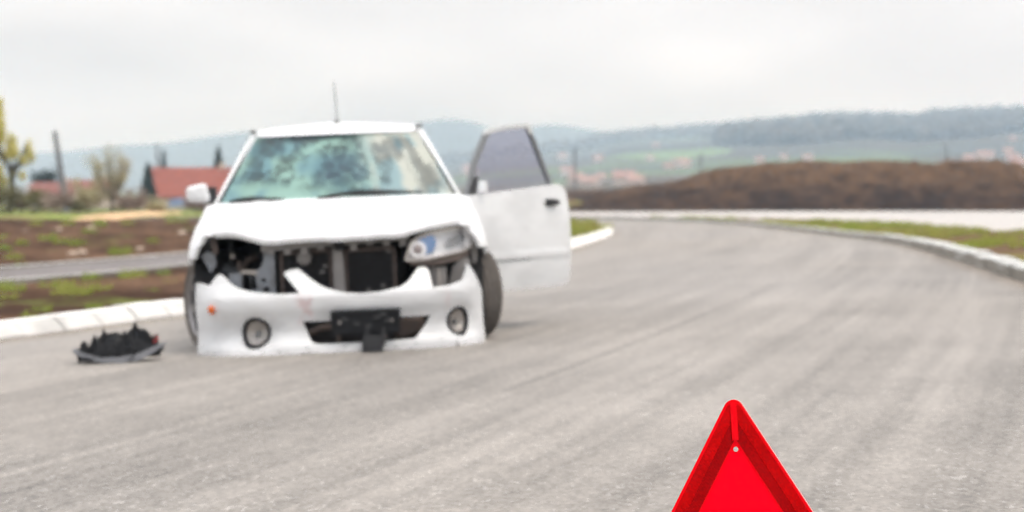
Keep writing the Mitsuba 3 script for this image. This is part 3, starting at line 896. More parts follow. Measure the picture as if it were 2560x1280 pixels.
# ------------------------------------------------------------------ the wrecked car (local frame: x to the photo's right, y towards its tail, z up, origin under its nose)
PSI, ROLL = 4.04, 2.29
CO = np.array([(852 - 1280) / F * 12, 12.0, 0.0]); CO[2] = zg(CO[0], CO[1])
CR = rot([0, 0, 1], PSI) @ rot([0, 1, 0], -ROLL)
CAR = np.eye(4); CAR[:3, :3] = CR; CAR[:3, 3] = CO
car = thing('wrecked_car', 'white crashed hatchback with its nose torn open and one front door hanging open', 'car')


def part(name, mesh, mat, parent=None, smooth=30, label=None, **kw):
    return obj(name, mesh, mat, parent or car, smooth=smooth, xf=CAR, label=label, **kw)


loc = lambda p: mi.Vector3f(*(sum(float(CR[k][i]) * (q - float(CO[k])) for k, q in enumerate((p.x, p.y, p.z))) for i in range(3)))   # world point -> car frame, for paint wear


def paint_col(p, n, uv):
    q = loc(p)
    dirt = smoothstep(0.42, 0.75, fbm(q.x * 4, q.y * 4, q.z * 6, 4)) * 0.13 + 0.12 * smoothstep(0.34, 0.04, q.z) * smoothstep(0.3, 0.7, fbm(q.x * 7, q.y * 7, q.z * 5, 3)) + 0.04 * smoothstep(0.6, 0.2, q.z)
    col = mi.Color3f(0.735, 0.75, 0.77) * (1 - dirt)
    scuff = smoothstep(0.055, 0.02, dr.abs(q.x + 0.205 + 0.05 * (noise(q.x * 30, q.z * 22, 0.0) - 0.5))) * smoothstep(0.16, 0.2, q.z) * smoothstep(0.40, 0.30, q.z) * smoothstep(0.3, 0.1, q.y)
    scuff2 = smoothstep(0.03, 0.01, dr.abs(q.x - 0.655)) * smoothstep(0.22, 0.26, q.z) * smoothstep(0.36, 0.30, q.z) * smoothstep(0.3, 0.2, q.y) * 0.5
    sc = dr.maximum(scuff, scuff2) * smoothstep(0.35, 0.6, fbm(q.x * 20, q.y * 20, q.z * 20, 3))
    col = mix(col, (0.58, 0.46, 0.47), sc * 0.85)
    chips = smoothstep(0.80, 0.86, noise(q.x * 60, q.y * 60, q.z * 60)) * smoothstep(0.10, 0.02, q.z) * smoothstep(0.6, 0.4, q.y)
    return mix(col, (0.12, 0.12, 0.12), chips)


scene['mat_paint'] = two(pri(proc(paint_col), 0.32, specular=0.45, clearcoat=0.6, clearcoat_gloss=0.9))
scene['mat_black_plastic'] = two(pri(proc(lambda p, n, uv: mi.Color3f(0.0085, 0.009, 0.011) * (0.7 + 0.8 * fbm(p.x * 14, p.y * 14, p.z * 14, 3))), 0.6, specular=0.25))
scene['mat_rubber'] = two(pri((0.022, 0.023, 0.025), 0.6))
scene['mat_seal'] = two(pri((0.17, 0.18, 0.19), 0.4))
scene['mat_groove'] = two(pri((0.36, 0.37, 0.38), 0.5))
scene['mat_seal_pale'] = two(pri((0.50, 0.51, 0.51), 0.4))
scene['mat_dark'] = two(pri((0.010, 0.010, 0.011), 0.8))
scene['mat_tyre'] = two(pri(proc(lambda p, n, uv: mix((0.105, 0.094, 0.086), (0.165, 0.150, 0.138), fbm(p.x * 9, p.y * 9, p.z * 9, 3))), 0.85, specular=0.2))
scene['mat_alloy'] = two(pri((0.32, 0.31, 0.315), 0.38, metallic=0.7))
scene['mat_metal'] = two(pri(proc(lambda p, n, uv: mix((0.20, 0.19, 0.185), (0.32, 0.305, 0.30), fbm(p.x * 12, p.y * 12, p.z * 12, 3))), 0.55, metallic=0.15))
scene['mat_primer'] = two(pri(proc(lambda p, n, uv: mix((0.24, 0.26, 0.29), (0.15, 0.155, 0.165), smoothstep(0.4, 0.7, fbm(p.x * 16, p.y * 16, p.z * 16, 3)))), 0.55))
scene['mat_rust_metal'] = two(pri(proc(lambda p, n, uv: mix((0.085, 0.066, 0.060), (0.15, 0.115, 0.10), fbm(p.x * 20, p.y * 20, p.z * 20, 3))), 0.7))
scene['mat_radiator'] = two(pri((0.014, 0.0135, 0.015), 0.6, specular=0.3))
scene['mat_chrome'] = two({'type': 'roughconductor', 'material': 'Al', 'alpha': 0.12})
scene['mat_silver'] = two(pri((0.60, 0.61, 0.635), 0.35, metallic=0.08))
scene['mat_lamp_grey'] = two(pri((0.40, 0.37, 0.345), 0.3, metallic=0.15))
scene['mat_lamp_blue'] = two(pri((0.075, 0.165, 0.36), 0.25, clearcoat=0.6))
scene['mat_lamp_white'] = two(pri((0.72, 0.72, 0.74), 0.3))
scene['mat_lamp_pink'] = two(pri((0.26, 0.22, 0.22), 0.3))
scene['mat_orange'] = two(pri((0.62, 0.12, 0.012), 0.25, clearcoat=0.5))
scene['mat_red_lamp'] = two(pri((0.35, 0.012, 0.012), 0.25, clearcoat=0.6))
scene['mat_seat'] = two(pri((0.115, 0.155, 0.19), 0.9))
scene['mat_trim'] = two(pri((0.05, 0.056, 0.062), 0.7))
scene['mat_headliner'] = two(pri((0.30, 0.30, 0.29), 0.9))
scene['mat_clear'] = {'type': 'thindielectric', 'int_ior': 1.5}
scene['mat_dark_glass'] = {'type': 'thindielectric', 'int_ior': 1.5, 'specular_transmittance': {'type': 'rgb', 'value': [0.10, 0.14, 0.17]}}
scene['mat_side_glass'] = {'type': 'thindielectric', 'int_ior': 1.5, 'specular_transmittance': {'type': 'rgb', 'value': [0.70, 0.68, 0.74]}}


def crazed_sheen(p, n, uv):
    """cover of crushed, milky glass and painted sky reflection on the windscreen (uv run across and up it)."""
    u, v = uv.x, uv.y
    w = 0.10 * (fbm(u * 5, v * 4, 1.0, 3) - 0.5)
    d1 = dr.sqrt(dr.square((u - 0.50) * 1.7) + dr.square((v - 0.50) * 0.85))
    d2 = dr.sqrt(dr.square((u - 0.20) * 1.8) + dr.square((v - 0.50) * 0.9))
    rings = 0.5 + 0.5 * dr.sin((d1 + w) * 40)
    rays = fbm(dr.atan2(v - 0.5, (u - 0.5) * 1.6) * 4.0, d1 * 2, 3.0, 3)
    left = smoothstep(0.46, 0.26, d2 + w) * (0.05 + 0.95 * smoothstep(0.45, 0.60, fbm(u * 13 + 5 * w, v * 4.5 - u * 3, 6.0, 4)))
    right = smoothstep(0.54, 0.70, u + w) * (0.26 + 0.66 * smoothstep(0.38, 0.60, fbm(u * 21 + 3 * w, v * 3.0, 4.0, 4)))
    low = smoothstep(0.36, 0.10, v + 2 * w) * smoothstep(0.70, 0.40, u) * 0.85
    rim = smoothstep(0.06, 0.0, dr.abs(d1 + w - 0.30)) * 0.85 * smoothstep(0.35, 0.6, rays)
    vo = voronoi(u * 13 + w * 4, v * 7)
    crack = smoothstep(0.13, 0.02, vo[1] - vo[0]) * smoothstep(0.62, 0.12, dr.minimum(d1, d2)) * 0.80
    edge = smoothstep(0.09, 0.0, u) * 0.5 + smoothstep(0.92, 1.0, u) * 0.4
    top = smoothstep(0.86, 1.0, v) * smoothstep(0.5, 0.7, u) * 0.5
    c = 0.06 + 0.16 * smoothstep(0.4, 0.7, fbm(u * 5, v * 4, 12.0, 3)) + dr.maximum(dr.maximum(left, right), dr.maximum(low, rim)) + crack + 0.06 * rings * rays + edge + top
    hole = smoothstep(0.80, 0.95, v + 0.8 * w) * smoothstep(0.55, 0.40, u) * smoothstep(0.12, 0.25, u)
    return dr.clip(c * (1 - 0.9 * hole), 0.03, 0.94)


def crush_sheen_col(p, n, uv):  # tones of crushed glass, with the sky reflection painted in
    return mix(mix((0.36, 0.56, 0.50), (0.23, 0.39, 0.43), smoothstep(0.35, 0.62, fbm(uv.x * 9, uv.y * 4, 9.0, 3))), mix((0.64, 0.665, 0.60), (0.36, 0.50, 0.53), smoothstep(0.45, 0.65, fbm(uv.x * 12, uv.y * 2.5, 3.0, 3))), smoothstep(0.55, 0.75, uv.x))


scene['mat_windscreen'] = {'type': 'blendbsdf', 'weight': proc(crazed_sheen),
                           'clear': {'type': 'thindielectric', 'int_ior': 1.22, 'specular_transmittance': {'type': 'rgb', 'value': [0.55, 0.82, 0.94]}},
                           'crazed_sheen': leaf(proc(crush_sheen_col), 0.5)}

# --- body shell
def belt(y): return np.interp(y, [1.0, 2.5, 4.0], [0.922, 0.955, 0.985])


low = []
for y, w in ((1.08, 1.0), (2.0, 1.0), (3.0, 1.0), (3.6, .985), (3.95, .94), (4.12, .85)):
    for s in (-1, 1):
        low += [(s * x * w, y, z) for x, z in ((.80, belt(y)), (.868, belt(y) - .045), (.905, .78), (.925, .66), (.925, .5), (.905, .32), (.86, .2))]


def roof_pts(o=0.0):
    """outer greenhouse points moved inwards by o."""
    P = []
    for x in np.linspace(-.80, .80, 9):
        P += [(x * (1 - o * 1.2), .965 + .09 * (x / .8) ** 2 + o * 1.2, .88), (x * (1 - o), 4.0 - .1 * (x / .8) ** 2 - o, .90)]
    for s in (-1, 1):
        P += [(s * (.815 - o), y, .90) for y in (1.10, 2, 3, 3.75)] + [(s * (.605 - o), y, 1.362 - o * .6) for y in (1.79, 2.4, 3.25)]
        P += [(s * (.572 - o), y, 1.405 - o) for y in (1.83, 2.4, 3.2)]
    for x in np.linspace(-.575, .575, 9):
        P += [(x * (1 - o), 1.69 + .075 * (x / .575) ** 2 + o, 1.372 - o * .6), (x * .97 * (1 - o), 1.76 + .07 * (x / .575) ** 2 + o, 1.412 + .025 * (1 - (x / .575) ** 2) - o), (x * (1 - o), 3.36 - .05 * (x / .575) ** 2 - o, 1.37 - o)]
        for y in (2.1, 2.5, 2.9):
            P.append((x * .9 * (1 - o), y, 1.458 - .045 * (x / .575) ** 2 - o))
    return np.array(P)


outer = hull(low) + hull(roof_pts())
cav = []
for y in (1.16, 3.5, 3.85):
    for s in (-1, 1):
        cav += [(s * (x if y < 3.6 else x * .9), y, z) for x, z in ((.77, belt(y) + .005), (.85, .78), (.865, .5), (.82, .33))]
inner = hull(cav) + hull(roof_pts(.035))
WS = poly((-.762, .925), (.775, .920), (.553, 1.362), (-.545, 1.362), r=.02)
cut = [prism(WS, .7, 2.0, 'y'), prism(poly((-.66, 1.0), (.66, 1.0), (.5, 1.33), (-.5, 1.33), r=.03), 3.3, 4.2, 'y')]
SW = [poly((1.33, .955), (1.86, 1.335), (2.13, 1.345), (2.13, .965), r=.02), poly((2.23, .97), (2.23, 1.345), (2.92, 1.34), (3.12, .995), r=.02)]
for w in SW:
    cut += [prism(w, -1.2, -.5, 'x'), prism(w, .5, 1.2, 'x')]
cut.append(prism(poly((1.14, .265), (2.17, .265), (2.17, 1.352), (1.85, 1.348), (1.27, .94), (1.14, .915), r=.01), .55, 1.3, 'x'))
body = outer - inner
for c in cut:
    body = body - man(c)
for y in (1.135, 2.175, 3.05):               # door gaps on the closed side
    body = body - man(rbox(-1.1, -.79, y, y + .008, .3, .93 if y < 3 else .95, .001))
for s in (-1, 1):
    body = body - man(xfm(trimesh.creation.cylinder(.335, .45, sections=48), rot([0, 1, 0], 90), (s * .95, 3.25, .29)))
part('body', body, 'mat_paint', smooth=28)


def bil(xb0, xb1, yb, zb, xt0, xt1, yt, zt, bow, n=20, m=12):
    us, vs = np.linspace(0, 1, n), np.linspace(0, 1, m)
    def fn(u, v):
        x = (xb0 + (xb1 - xb0) * u) * (1 - v) + (xt0 + (xt1 - xt0) * u) * v
        k = (2 * u - 1) ** 2
        return x, (yb + .085 * k) * (1 - v) + (yt + .072 * k) * v - bow * np.sin(np.pi * v), zb + (zt - zb) * v + 0 * u
    g = grid(us, vs, fn)
    U, V = np.meshgrid(us, vs, indexing='ij')
    return g, np.stack([U.ravel(), V.ravel()], 1)


wsg, wuv = bil(-.785, .795, .992, .905, -.560, .566, 1.702, 1.372, .004)
dent = meshkit.fbm(wsg.vertices * 5, 4, 3) - .5
wsg.vertices[:, 1] += dent * .014
part('windscreen', wsg, 'mat_windscreen', smooth=True, label='shattered milky windscreen', uv=wuv)
part('windscreen_seal', shell(grid(np.linspace(-1, 1, 60), [0, 1], lambda u, v: (np.sign(u) * np.interp(np.abs(u), [0, .55, 1], [0, .560, .785]) * (1 - .018 * v), np.interp(np.abs(u), [0, .55, 1], [1.682, 1.757, 1.058]) - .004, np.interp(np.abs(u), [0, .55, 1], [1.376, 1.372, .912]) - .016 * v)), np.array([0, .006, 0])), 'mat_rubber')
part('rear_window', grid(np.linspace(-.69, .69, 8), [0, 1], lambda u, v: (u * (1 - .24 * v), 3.93 - .56 * v - .05 * u * u, .98 + .37 * v)), 'mat_dark_glass', smooth=True, label=None)
for w in SW:
    g = w.buffer(.012)
    for s in (-1, 1):
        if s == 1 and w is SW[0]:
            continue                          # that side's front window is in the open door
        q = prism(g, 0, .004, 'x')
        v = np.array(q.vertices); v[:, 0] = s * (.80 - (v[:, 2] - .90) * .454 - .012) + v[:, 0]
        q.vertices = v
        part('side_window', q, 'mat_dark_glass' if w is SW[1] else 'mat_side_glass', smooth=False)
for s in (-1, 1):
    part('roof_trim', tube([(s * .545, 1.74, 1.396), (s * .583, 1.83, 1.405), (s * .590, 2.4, 1.41), (s * .585, 3.2, 1.40)], [.008, .012, .012, .008], 8), 'mat_rubber')
part('antenna', tube([(.004, 1.90, 1.44), (.002, 1.89, 1.60), (-.006, 1.88, 1.735)], [.0055, .0040, .0030], 8), 'mat_pole', smooth=True)
part('antenna_base', hull([(x, y, z) for x in (-.018, .026) for y in (1.87, 1.94) for z in (1.435, 1.452)] + [(.004, 1.90, 1.468)]), 'mat_rubber')
# rear end
part('rear_bumper', hull([(s * x, y, z) for s in (-1, 1) for x, y in ((.90, 3.55), (.86, 4.05), (.6, 4.20), (0, 4.23)) for z in (.27, .52)] + [(s * x, y, .60) for s in (-1, 1) for x, y in ((.88, 3.6), (.82, 4.0), (0, 4.14))]) - hull([(s * x, y, z) for s in (-1, 1) for x in (.84,) for y in (3.4, 3.9) for z in (.1, .8)]) - man(xfm(trimesh.creation.cylinder(.335, 2.2, sections=40), rot([0, 1, 0], 90), (0, 3.25, .29))), 'mat_paint')
for s in (-1, 1):
    part('tail_light', hull([(s * x, y, z) for x, y in ((.56, 4.135), (.70, 4.11), (.80, 3.96), (.77, 3.9)) for z in (.66, .86)]), 'mat_red_lamp')

# --- interior
part('dashboard', hull([(x, y, z) for x in (-.74, .74) for y, z in ((1.02, .80), (1.05, .895), (1.40, .915), (1.55, .86), (1.55, .62), (1.2, .6))]), 'mat_trim')
st = thing
for x in (-.36, .37):
    b = cat_(hull([(x + sx * w, y, z) for sx in (-1, 1) for w, y, z in ((.25, 2.28, .42), (.25, 2.14, .44), (.23, 2.40, .98), (.21, 2.30, 1.0), (.26, 2.2, .7), (.19, 2.44, 1.03))]), hull([(x + sx * .25, y, z) for sx in (-1, 1) for y, z in ((1.75, .36), (1.75, .50), (2.25, .36), (2.25, .48))]))
    sk = part('seat', b, 'mat_seat')
    part('headrest', hull([(x + sx * w, y, z) for sx in (-1, 1) for w, y, z in ((.13, 2.38, 1.06), (.13, 2.47, 1.06), (.14, 2.40, 1.14), (.14, 2.48, 1.14), (.10, 2.42, 1.22), (.10, 2.48, 1.22))]), 'mat_seat', sk)
part('rear_seat', hull([(sx * .68, y, z) for sx in (-1, 1) for y, z in ((3.15, .4), (3.3, 1.02), (3.42, 1.02), (3.45, .4))]), 'mat_seat')
part('floor', rbox(-.8, .8, 1.2, 3.8, .335, .36, .005), 'mat_dark')
tor = trimesh.creation.torus(.18, .016, 32, 10)
part('steering_wheel', cat_(xfm(tor, rot([1, 0, 0], 62), (.37, 1.66, .90)), xfm(rbox(-.17, .17, -.02, .02, -.012, .012), rot([1, 0, 0], -28), (.37, 1.66, .90)), xfm(rbox(-.06, .06, -.03, .03, -.06, .06, .015), rot([1, 0, 0], -28), (.37, 1.65, .90))), 'mat_trim')
part('rear_view_mirror', hull([(.02 + sx * .11, y, z) for sx in (-1, 1) for y, z in ((1.80, 1.27), (1.80, 1.325), (1.83, 1.265), (1.83, 1.33))]), 'mat_trim')

# --- bonnet and wings
ZF = PchipInterpolator([-.78, -.70, -.608, -.55, -.486, -.43, -.34, 0, .384, .44, .49, .545, .65, .78], [.766, .763, .752, .738, .716, .706, .703, .705, .716, .729, .744, .755, .761, .765])
def hood_pt(u, v):
    x = u * (.767 + .042 * v)
    yf = .035 + .26 * np.abs(u) ** 3.0
    y = yf + (1.035 - yf) * v
    zf = ZF(np.clip(u * .767, -.78, .78))
    zr = .918 + .012 * (1 - u * u)
    z = zf + (zr - zf) * (1 - (1 - v) ** 1.35) + .014 * (1 - u ** 2) * np.sin(np.pi * np.clip(v, 0, 1))
    crease = .012 * np.exp(-((np.abs(u) - .62) / .05) ** 2) * np.sin(np.pi * np.clip(v, 0, 1)) ** .5
    nn = meshkit.fbm(np.stack([x * 4, y * 5, x * 0], -1), 4, 9) - .5
    fr = np.exp(-v / .10)
    z = z + crease + nn * (.007 + .030 * fr) - .020 * np.exp(-v / .02)
    return x, y + nn * .03 * fr, z


vs = np.concatenate([np.linspace(0, .12, 10), np.linspace(.15, 1, 22)])
hood = grid(np.linspace(-1, 1, 90), vs, hood_pt)
part('bonnet', shell(hood, np.array([0, .008, -.026])), 'mat_paint', smooth=40, label='buckled white bonnet')
ins = grid(np.linspace(-.93, .93, 50), np.linspace(.03, .9, 12), lambda u, v: (lambda a: (a[0], a[1] + .02, a[2] - .044))(hood_pt(u, v)))
part('bonnet_liner', shell(ins, np.array([0, 0, -.01])), 'mat_metal', smooth=40)
part('cowl', hull([(s * x, y, z) for s in (-1, 1) for x, y, z in ((.79, 1.0, .885), (.79, 1.075, .918), (.75, 1.03, .91), (.4, .95, .905), (.4, .97, .915), (.79, 1.1, .86))]), 'mat_black_plastic')


def wing(side):
    secs = []
    for y in np.concatenate([np.linspace(.24, .5, 9), np.linspace(.56, 1.125, 11)]):
        v = max(0, (y - .295) / .74)
        xh = (.767 + .042 * v) + .015
        zh = np.interp(y, [.24, .295, .6, 1.04, 1.13], [.736, .744, .842, .908, .914])
        xo = float(PchipInterpolator([.24, .35, .5, .65, .9, 1.13], [.852, .895, .928, .942, .935, .924])(y))
        pr = [(xh, zh), (xh + .03, zh - .012), (xh + (xo - xh) * .62, zh - .065 - .4 * max(0, zh - .80) * .5), (xo - .014, .66 + .35 * max(0, zh - .8)), (xo, .60), (xo, .50), (xo - .008, .36), (xo - .03, .22)]
        inn = [(x - .022, z - (.012 if i < 2 else 0)) for i, (x, z) in enumerate(pr)][::-1]
        secs.append([(x, y, z) for x, z in pr + inn])
    m = man(loft(secs))
    m = m - man(xfm(trimesh.creation.cylinder(.322, .8, sections=64), rot([0, 1, 0], 90), (.9, .76, .285)))
    m = m - man(rbox(.5, 1.1, 0, .565, 0, .585, .001)) - hull([(x, y, z) for x in (.6, 1.1) for y, z in ((.1, .722), (.245, .716), (.265, .66), (.285, .60), (.32, .55), (.1, .4))])
    if side < 0:
        m = m.mirror((1, 0, 0))
    return m.refine_to_length(.06)


part('wing', wing(-1), 'mat_paint', smooth=40)
part('wing', wing(1), 'mat_paint', smooth=40)
for s in (-1, 1):                             # dark wheel housings and inner wings
    arch = grid(np.linspace(-.15 * np.pi, 1.1 * np.pi, 24), [.56, .90], lambda a, x: (s * x, .76 - .330 * np.cos(a), .285 + .330 * np.sin(a)))
    part('wheel_housing', shell(arch, np.array([0, 0, .01])), 'mat_dark', smooth=40)
    part('inner_wing', rbox(s * .66 - .01, s * .66 + .01, .42, 1.02, .3, .80, .003), 'mat_dark')
part('bulkhead', rbox(-.82, .82, 1.03, 1.06, .25, .87, .004), 'mat_dark')
part('undertray', rbox(-.80, .80, .35, 1.1, .10, .13, .004), 'mat_dark')

# --- front bumper: a plate cut to its torn outline, wrapped around the nose
px_ = np.concatenate([np.linspace(0, .87, 120), np.linspace(.871, .885, 20)])
py_ = np.where(px_ <= .87, .27 * (px_ / .87) ** 4.2, .27 + (px_ - .87) / .015 * .16)
ps_ = np.concatenate([[0], np.cumsum(np.hypot(np.diff(px_), np.diff(py_)))])
x2s = lambda x: np.sign(x) * np.interp(np.abs(x), px_, ps_)
BULGE = PchipInterpolator([-.06, -.01, .045, .085, .14, .21, .28, .335, .385, .43, .51], [.056, .056, .048, .014, .000, .012, .044, .050, .024, -.006, -.045])


def wrap(v, depth0=0.0, bul=True):
    """flat (s, depth, z) -> car frame."""
    s, d, z = v[:, 0], v[:, 1] + depth0, v[:, 2]
    a = np.abs(s)
    x, y = np.interp(a, ps_, px_), np.interp(a, ps_, py_)
    e = 1e-3
    tx, ty = np.interp(a + e, ps_, px_) - np.interp(a - e, ps_, px_), np.interp(a + e, ps_, py_) - np.interp(a - e, ps_, py_)
    L = np.hypot(tx, ty) + 1e-9
    nx, ny = ty / L, -tx / L
    o = -d
    if bul:
        o = o + BULGE(np.clip(z, -.06, .51)) * (1 - .85 * np.clip((a - .70) / .22, 0, 1))
        for fx_, fz_ in ((x2s(-.507), .132), (x2s(.728), .146)):
            r = np.hypot((s - fx_) / 1.15, z - fz_)
            o = o - .030 * np.exp(-(r / .105) ** 4)
        o = o + .010 * (meshkit.fbm(np.stack([s * 5, z * 7, s * 0], -1), 3, 17) - .5)
    return np.stack([np.sign(s) * (x + nx * o), y + ny * o, z], 1)


BO = [(-.871, -.006), (-.75, .000), (-.6, -.012), (-.45, -.006), (-.3, -.014), (-.23, .006), (-.17, .004), (0, -.012), (.14, -.010), (.5, -.014), (.66, -.012), (.683, .035), (.690, -.014), (.80, -.02), (.872, -.02), (.884, .0), (.885, .09), (.878, .16), (.872, .25), (.866, .335), (.838, .42), (.805, .492),
      (.788, .445), (.75, .392), (.65, .368), (.553, .362), (.556, .46), (.545, .480), (.52, .486), (.492, .482), (.465, .455), (.42, .405), (.37, .376), (.25, .353), (.14, .347), (.05, .354), (0, .364), (-.06, .383), (-.109, .405), (-.17, .450), (-.237, .508), (-.29, .502), (-.326, .487), (-.315, .467), (-.23, .363),
      (-.35, .362), (-.497, .378), (-.60, .403), (-.66, .433), (-.70, .468), (-.736, .492), (-.755, .472), (-.784, .42), (-.857, .438), (-.876, .43), (-.872, .3), (-.871, .1)]
bp = sg.Polygon([(float(x2s(x)), z) for x, z in BO]).buffer(0).buffer(-.005).buffer(.009).buffer(-.004)
INT = poly((-.222, .192), (-.045, .188), (.37, .194), (.551, .194), (.52, .14), (.470, .085), (.442, .06), (.2, .053), (-.13, .053), (-.175, .07), (-.19, .11), r=.006)
bp = bp - INT - sg.Point(float(x2s(-.507)), .132).buffer(.088) - sg.Point(float(x2s(.728)), .146).buffer(.084)
bum = part('front_bumper', plate(bp, 0, .016, .028, wrap), 'mat_paint', smooth=40, label='torn white front bumper hanging down on the road')
part('lip', plate(poly((x2s(-.80), -.014), (x2s(-.20), -.018), (x2s(.10), -.022), (x2s(.86), -.026), (x2s(.86), -.018), (x2s(-.80), -.002)), .004, .03, .04, wrap), 'mat_black_plastic', bum)
for fx_, fz_, r in ((-.507, .132, .088), (.728, .146, .084)):
    s0 = float(x2s(fx_))
    f = lambda m: wrap(np.stack([m[:, 0] + s0, -m[:, 2], m[:, 1] + fz_], 1))
    ring = lathe([(r * .80, -.03), (r * .80, .004), (r * .90, .010), (r * 1.04, .006), (r * 1.05, -.01), (r * .98, -.03), (r * .80, -.03)], 44)
    ring.vertices = f(ring.vertices)
    fk = part('fog_light', ring, 'mat_black_plastic', smooth=40, label='round fog light ' + ('below the orange side marker' if fx_ < 0 else 'nearest the open door'))
for i, (fx_, fz_, r) in enumerate(((-.507, .132, .088), (.728, .146, .084))):
    s0 = float(x2s(fx_))
    f = lambda m: wrap(np.stack([m[:, 0] + s0, -m[:, 2], m[:, 1] + fz_], 1))
    bowl = lathe([(r * .84, -.006), (r * .72, -.016), (r * .5, -.030), (r * .25, -.038), (0.0, -.040)], 40); bowl.vertices = f(bowl.vertices)
    fk = f'{car}__fog_light' + ('_001' if i else '')
    obj('reflector', bowl, 'mat_lamp_grey', fk, smooth=True, xf=CAR)
    bl = lathe([(0.0, -.012), (r * .2, -.016), (r * .26, -.03), (r * .26, -.04)], 24); bl.vertices = f(bl.vertices * [1, .8, 1] + [0, -r * .12, 0])
    obj('bulb', bl, 'mat_trim', fk, smooth=True, xf=CAR)
    le = lathe([(0.0, .004), (r * .5, .002), (r * .84, -.004)], 36); le.vertices = f(le.vertices)
    obj('lens', le, 'mat_clear', fk, smooth=True, xf=CAR)
mk = trimesh.creation.icosphere(3, 1.0); mk.vertices = wrap(mk.vertices * [.027, .016, .027] + [float(x2s(-.742)), -.014, .278])
obj('side_marker', mk, 'mat_orange', bum, smooth=True, xf=CAR, label='round orange side marker')
# things seen through the intake
part('duct', hull([(x, y, z) for x, y, z in ((.36, .14, .06), (.50, .14, .10), (.50, .14, .16), (.34, .12, .17), (.30, .4, .06), (.52, .4, .18), (.52, .4, .06))]), 'mat_rust_metal')
part('lower_radiator', rbox(-.40, .32, .24, .28, .04, .34, .004), 'mat_radiator')
part('lower_hose', tube([(-.2, .20, .10), (-.12, .18, .135), (.02, .18, .14), (.06, .2, .10)], .02, 8), 'mat_rust_metal', smooth=True)
for x in (-.02, .16):
    part('bracket', rbox(x, x + .018, .02, .05, .04, .20, .003), 'mat_rust_metal')
# number plate holder, empty, with a torn bracket hanging from it
pl = plate(poly((-.050, .106), (.357, .104), (.367, .25), (-.053, .25), r=.012), -.075, -.050, .05)
k = part('plate_holder', pl, 'mat_black_plastic', label='empty black number plate holder')
for x0, x1, z0, z1 in ((-.035, .35, .225, .238), (-.035, .35, .115, .128), (-.04, -.028, .12, .235), (.345, .357, .12, .235)):
    part('rib', rbox(x0, x1, -.084, -.074, z0, z1, .002), 'mat_black_plastic', k)
for x, z in ((.03, .195), (.10, .165), (.22, .20), (.29, .175), (.17, .15), (.26, .215)):
    part('clip', rbox(x - .022, x + .022, -.088, -.074, z - .010, z + .012, .004), 'mat_rubber', k)
for x in (.0, .31):
    part('screw', xfm(trimesh.creation.cylinder(.010, .012, sections=16), rot([1, 0, 0], 90), (x, -.08, .18)), 'mat_metal', k)
br = cat_(xfm(rbox(-.062, .062, -.012, .012, -.075, .06, .006), rot([1, 0, 0], -42) @ rot([0, 1, 0], 4), (.192, -.135, .052)), xfm(rbox(-.055, -.03, -.03, .01, -.02, .09, .004), rot([1, 0, 0], -30) @ rot([0, 1, 0], 5), (.20, -.10, .06)), xfm(rbox(.03, .06, -.03, .01, -.02, .09, .004), rot([1, 0, 0], -30) @ rot([0, 1, 0], 8), (.205, -.10, .06)), hull([(x, y, z) for x in (.135, .25) for y, z in ((-.22, -.004), (-.17, -.004), (-.20, .022), (-.17, .03))]))
part('hanging_bracket', br, 'mat_black_plastic', label='snapped black bracket hanging under the plate holder')
part('bracket_tab', rbox(.235, .275, -.10, -.085, .078, .098, .004), 'mat_lamp_pink')

# --- nose opening: radiators, frame, lamp
part('upper_crossmember', hull([(x, y, z) for x, y, z in ((-.46, .17, .615), (-.46, .17, .665), (.44, .15, .655), (.44, .15, .70), (-.46, .26, .615), (-.46, .26, .665), (.44, .26, .65), (.44, .26, .70))]), 'mat_metal')
for i, x in enumerate(np.linspace(-.40, .40, 9)):
    z = .618 + .05 * (x + .46)
    part('crossmember_tab', rbox(x - .022, x + .020, .158, .17, z - .022 - .012 * (i % 3), z + .012, .003), 'mat_metal')
for x0, x1 in ((-.345, -.045), (.048, .345)):
    part('radiator', rbox(x0, x1, .262, .30, .28, .60, .004), 'mat_radiator')
    for z in np.arange(.30, .595, .0135):
        part('radiator_fin', rbox(x0 + .006, x1 - .006, .254, .263, z, z + .005, .001), 'mat_radiator', f'{car}__radiator' + ('_001' if x0 > 0 else ''))
    part('radiator_frame', cat_(tube([(x0, .25, .30), (x0, .25, .60)], .011, 8), tube([(x1, .25, .30), (x1, .25, .60)], .011, 8), tube([(x0, .25, .60), (x1, .25, .606)], .013, 8)), 'mat_rust_metal')
part('centre_stay', hull([(x, y, z) for x, y, z in ((-.030, .19, .30), (.040, .19, .30), (-.025, .21, .30), (.035, .21, .30), (-.012, .19, .52), (.034, .19, .52), (-.028, .19, .60), (.030, .19, .61), (-.03, .19, .655), (.03, .21, .655), (-.025, .21, .60))]), 'mat_metal')
part('bonnet_catch', hull([(.01 + sx * w, y, z) for sx in (-1, 1) for w, y, z in ((.035, .15, .63), (.03, .15, .665), (.035, .2, .63), (.03, .2, .665), (.018, .15, .605), (.018, .2, .605))]), 'mat_dark')
part('horn', xfm(lathe([(0, .014), (.03, .012), (.042, .004), (.046, -.004), (.04, -.014), (0, -.016)], 28), rot([1, 0, 0], 90), (-.205, .215, .565)), 'mat_metal', smooth=40)
part('horn_stay', rbox(-.212, -.198, .225, .235, .57, .64, .002), 'mat_rust_metal')
for x, z in ((-.08, .51), (-.10, .475), (.31, .586), (.18, .352), (.27, .375)):
    part('clip', rbox(x - .012, x + .014, .235, .255, z - .008, z + .008, .003), 'mat_metal')
fr = poly((-.447, .662), (-.385, .66), (-.384, .30), (-.53, .32), (-.535, .475), (-.475, .515), (-.45, .56), r=.008) - poly((-.53, .475), (-.508, .48), (-.495, .385), (-.53, .385)) - sg.Point(-.455, .44).buffer(.014) - sg.Point(-.44, .385).buffer(.017)
